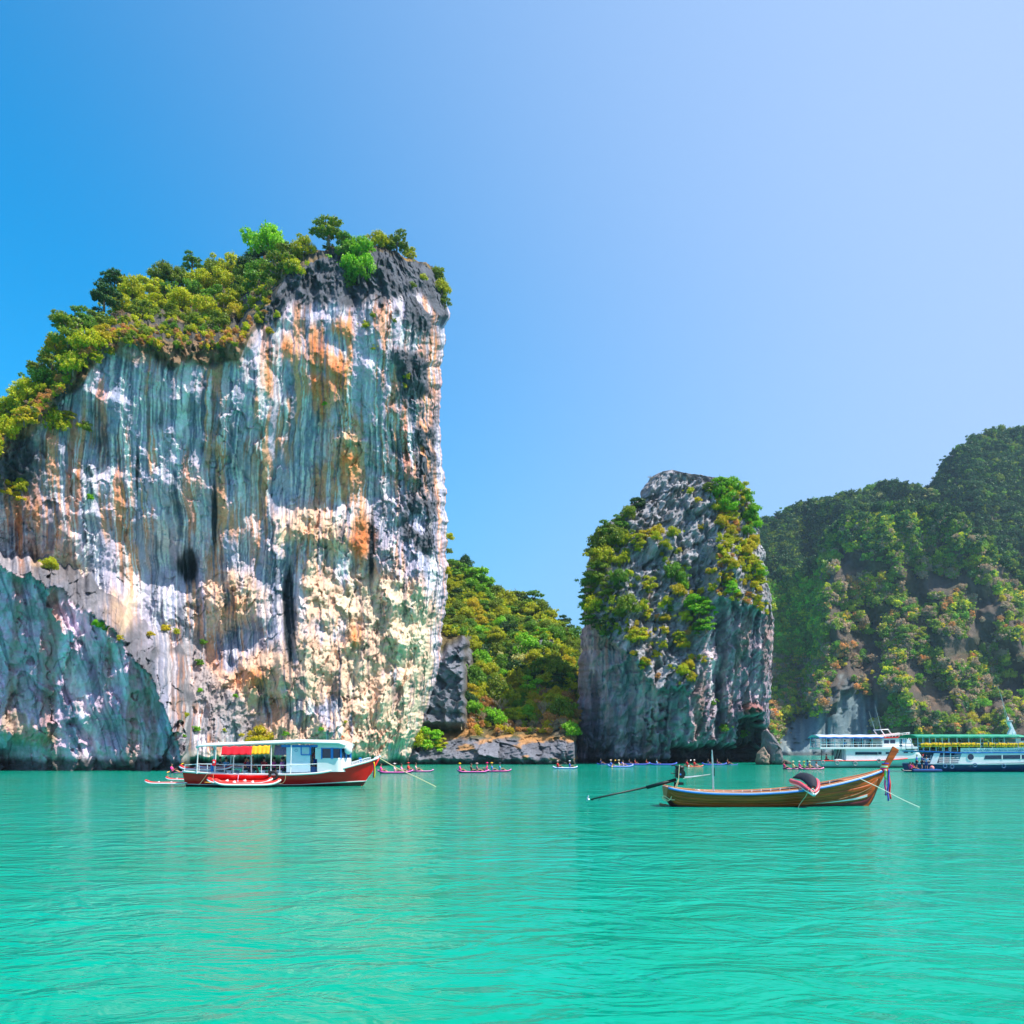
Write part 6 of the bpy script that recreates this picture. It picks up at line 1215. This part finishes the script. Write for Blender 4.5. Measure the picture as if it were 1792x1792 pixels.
    k = kayak(W(985, 672, -3.4), rz + .1, (40, 44, 60), 'dark kayak with a pink clad paddler beside the boarding raft', None, s=.55, seats=()); person(W(982, 666, -3.4), rz + .3, 'kayak', (246, 50, 150), 'person in a hot pink shirt sitting at the raft end', None)
navyboat()

# ================================================================ kayaks with people on the water
PK, BL_, RD, WB = (248, 120, 200), (24, 90, 200), (236, 50, 40), (236, 240, 246)
def crew(cx, wy, length, col, lab, riders, rz=0, strip=(40, 30, 70), grp='kayaks with people paddling near the rocks', gap=None):
    D = Dw(wy); m = length/F*D; s = m/4.2; p = P(cx, wy, D); p[2] = -.04*s
    kayak(p, rz, col, lab, grp, strip, s=s, floor=tuple(int(c*.9) for c in col), seat=(245, 235, 240), seats=())
    for (px, shirt, face, lb, kw) in riders:
        x = (px-cx)/F*D; q = p + np.array([x*math.cos(rz), x*math.sin(rz), .06*s]); q[2] = .0
        pdl = kw.pop('pad', None); o = person(q, rz + (0 if face > 0 else math.pi), 'kayak', shirt, lb, 'people paddling the kayaks', s=1.12, **kw)
        if pdl:
            f_ = face; a = q + np.array([.30*f_ - .25, -.9, .25]); b = q + np.array([.34*f_ + .3, .7, .95]); paddle(a, b, pdl, 'paddle of the ' + lb.replace('person in ', '').replace('person with ', '')[:60])
crew(306, 1353, 26, PK, 'pink kayak half hidden behind the stern of the red boat', [(302, (248, 30, 150), 1, 'person in a hot pink shirt paddling behind the red boat', {'pad': (250, 200, 30)})])
crew(692, 1353.5, 60, PK, 'pink kayak with three people just right of the red bow', [(668, (248, 30, 150), 1, 'person in magenta shirt at the back of the pink kayak by the bow', {}), (692, (244, 190, 200), 1, 'person in pale pink in the middle of the pink kayak by the bow', {'hat': (240, 220, 220)}), (704, (246, 150, 190), 1, 'person with white and pink top at the front of that kayak', {})])
crew(736, 1351, 44, (250, 150, 214), 'light pink kayak overlapping the one beside the red bow', [(716, (250, 70, 60), 1, 'person in a red vest with arms up in the light pink kayak', {'vest': (240, 60, 50), 'hat': (230, 60, 60)}), (729, (226, 170, 170), 1, 'person with brown hair lying back in the light pink kayak', {})])
crew(828, 1352.5, 54, PK, 'pink kayak below the rock shelf, left of a pair', [(806, (248, 40, 150), 1, 'person in a hot pink shirt and yellow cap at the stern', {'hat': (250, 200, 20)}), (826, (30, 30, 44), 1, 'person in a black shirt in the pink kayak below the shelf', {}), (836, (130, 80, 110), 1, 'person in plum in front of the black shirted one', {'hat': (210, 170, 170)})])
crew(870, 1351, 48, (250, 110, 190), 'bright pink kayak below the rock shelf, right of a pair', [(851, (248, 40, 140), -1, 'person in magenta leaning back in the right pink kayak', {'hat': (240, 40, 130)}), (862, (50, 130, 200), 1, 'person in blue with a yellow cap in the right pink kayak', {'hat': (250, 190, 40)}), (876, (60, 160, 200), 1, 'person in turquoise at the front of the right pink kayak', {'hat': (60, 60, 80)})])
crew(989, 1345, 42, WB, 'white kayak alone in front of the right end of the shelf', [(977, (230, 40, 50), 1, 'person in a red vest in the lone white kayak', {'vest': (230, 30, 40), 'hat': (235, 190, 190)}), (998, (50, 90, 200), 1, 'person in a blue shirt in the lone white kayak', {'hat': (230, 230, 240)})], strip=(60, 120, 210))
crew(1086, 1342.5, 43, (170, 200, 240), 'blue and white kayak in front of the pillar foot', [(1070, (30, 110, 220), 1, 'person in bright blue with a yellow paddle before the pillar', {'hat': (250, 220, 200), 'pad': (250, 190, 20)}), (1084, (240, 226, 210), 1, 'person in a cream shirt in the blue and white kayak', {'hat': (245, 225, 190)}), (1091, (240, 190, 210), 1, 'person in pale pink in front of the cream shirted one', {})], strip=(20, 70, 200))
crew(1214, 1342, 32, (248, 120, 90), 'red kayak with a white bow in front of the pillar', [(1203, (230, 30, 60), 1, 'person in a red vest paddling the red kayak, left one', {'vest': (230, 30, 50), 'pad': (245, 245, 245)}), (1216, (226, 40, 50), 1, 'person in red with a white hat in the red kayak', {'hat': (245, 235, 230), 'vest': (225, 50, 50)})], strip=(240, 90, 60))
for i, (cx, wy, L_, lb, rr) in enumerate(((1058, 1338, 26, 'blue kayak at the far left under the pillar overhang', ((1052, (40, 60, 140), 'navy'),)), (1112, 1339, 50, 'long blue kayak under the pillar between the cream and red riders', ((1112, (190, 50, 80), 'crimson'), (1102, (80, 60, 90), 'plum'))), (1160, 1339, 48, 'blue kayak under the pillar behind the longtail engine', ((1150, (170, 200, 235), 'pale blue'), (1132, (200, 60, 60), 'brick red'))),
        (1250, 1339, 42, 'blue kayak in the shadow of the pillar cave', ((1256, (150, 60, 110), 'purple'), (1240, (50, 60, 110), 'dark blue'))), (1280, 1338.5, 22, 'small dark kayak at the cave mouth of the pillar', ((1274, (160, 40, 60), 'dark red'),)))):
    crew(cx, wy, L_, (30, 80, 180), lb, [(a, c_, 1, f'person in {n_} sitting in a blue kayak in the pillar shade', {}) for a, c_, n_ in rr], strip=(20, 60, 160), grp='blue kayaks in the shade of the pillar')
crew(1388, 1346.5, 34, PK, 'pink kayak with three people right of the leaning boulder', [(1373, (246, 40, 120), 1, 'person in hot pink at the stern right of the boulder', {}), (1389, (240, 210, 150), 1, 'person with a cream hat in the pink kayak by the boulder', {'hat': (246, 226, 190)}), (1400, (246, 60, 150), 1, 'person in magenta with a white hat at the bow by the boulder', {'hat': (244, 220, 226)})])
crew(1420, 1347, 42, (248, 130, 190), 'pink kayak leading toward the white tour boat stern', [(1408, (150, 200, 120), 1, 'person in pale green in the kayak near the white boat', {'hat': (240, 190, 60)}), (1418, (240, 180, 130), 1, 'person in a peach shirt in the kayak near the white boat', {'hat': (246, 224, 200)}), (1430, (244, 200, 210), 1, 'person in pale rose at the bow near the white boat', {})])
crew(1424, 1342.5, 38, (226, 232, 244), 'white kayak behind the pink ones near the white boat', [(1414, (90, 150, 210), 1, 'person in light blue in the white kayak behind the pink ones', {}), (1423, (230, 60, 90), 1, 'person in a red vest and white hat in the white kayak', {'hat': (245, 240, 240), 'vest': (225, 50, 70)}), (1433, (220, 60, 70), 1, 'person in dark red at the bow of the white kayak', {'hat': (235, 200, 210)})], strip=(60, 110, 200))

# ---- loose rocks
def boulder(name, outline, D, depth, seed, label, col, sx=0):
    """angular rock: the outline seen from the bay, swept back into a faceted body"""
    n = 46; cx = sum(p[0] for p in outline)/len(outline); cy = sum(p[1] for p in outline)/len(outline); pts = []
    ol = outline + [outline[0]]; per = [0]
    for a, b in zip(ol, ol[1:]): per.append(per[-1] + math.hypot(b[0]-a[0], b[1]-a[1]))
    px = np.interp(np.linspace(0, per[-1], n), per, [p[0] for p in ol]); py = np.interp(np.linspace(0, per[-1], n), per, [p[1] for p in ol]); rows = []
    for k, (f_, d_) in enumerate(zip([.02, .3, .55, .75, .9, 1, .97, .8, .4, .02], [0, .02, .06, .14, .26, .45, .65, .85, .97, 1])):
        q = PA(cx + (px-cx)*f_, cy + (py-cy)*f_, D); q[:, 1] = D + (d_-.35)*depth; rows.append(q)
    G0 = np.stack(rows, 0); r2 = 40; G = np.stack([np.stack([np.interp(np.linspace(0, 9, r2), range(10), G0[:, j, c]) for j in range(n)], 1) for c in range(3)], -1)
    d = facet(G[..., 0]*.5 + seed, G[..., 2]*.4, seed)[0]*.5 + fbm(G[..., 0]*.8, G[..., 1]*.8, G[..., 2]*.8, 4)*.35 + facet(G[..., 0]*1.3, G[..., 2]*1.1, seed+1)[0]*.15; G[..., 1] -= d; G[..., 0] += fbm(G[..., 0]*.6, G[..., 1]*.6 + 9, G[..., 2]*.6, 3)*.25
    c = np.ones(G.shape)*np.array(col)*(.75 + .5*np.clip(.5+d, 0, 1))[..., None]; c = mixc(c, lin(66, 62, 54), sst(.9, .0, G[..., 2]))
    return tag(link(name, big_grid(name, G, np.clip(c, .02, .8), ROCK_B)), label, 'rock')
boulder('boulder', [(1342, 1345), (1338, 1300), (1343, 1276), (1352, 1284), (1363, 1302), (1370, 1322), (1371, 1345)], 150., 7, 3, 'tall leaning grey triangular boulder at the right foot of the rock pillar', lin(138, 132, 136))
boulder('boulder', [(1362, 1345), (1364, 1331), (1374, 1329), (1386, 1334), (1392, 1345)], 152., 3, 5, 'small low grey rock just right of the leaning boulder', lin(130, 120, 112))
boulder('boulder', [(1324, 1345), (1327, 1318), (1338, 1306), (1345, 1322), (1346, 1345)], 148., 3, 6, 'pinkish tan broken rock wedged left of the leaning boulder', lin(158, 138, 124))
# ---------------------------------------------------------------- thin sea haze
hm = bpy.data.materials.new('sea_haze'); hm.use_nodes = True; hn = hm.node_tree; hn.nodes.clear()
pv = hn.nodes.new('ShaderNodeVolumePrincipled'); pv.inputs['Color'].default_value = (.55, .8, 1, 1); pv.inputs['Density'].default_value = HAZE; pv.inputs['Anisotropy'].default_value = .2
ho = hn.nodes.new('ShaderNodeOutputMaterial'); hn.links.new(pv.outputs[0], ho.inputs['Volume'])
hb = MB(); hb.box((0, 625, 148.5), (3100, 1600, 301)); hz = hb.build('haze', hm); tag(hz, 'thin blue sea haze in front of the far hills', kind='stuff')
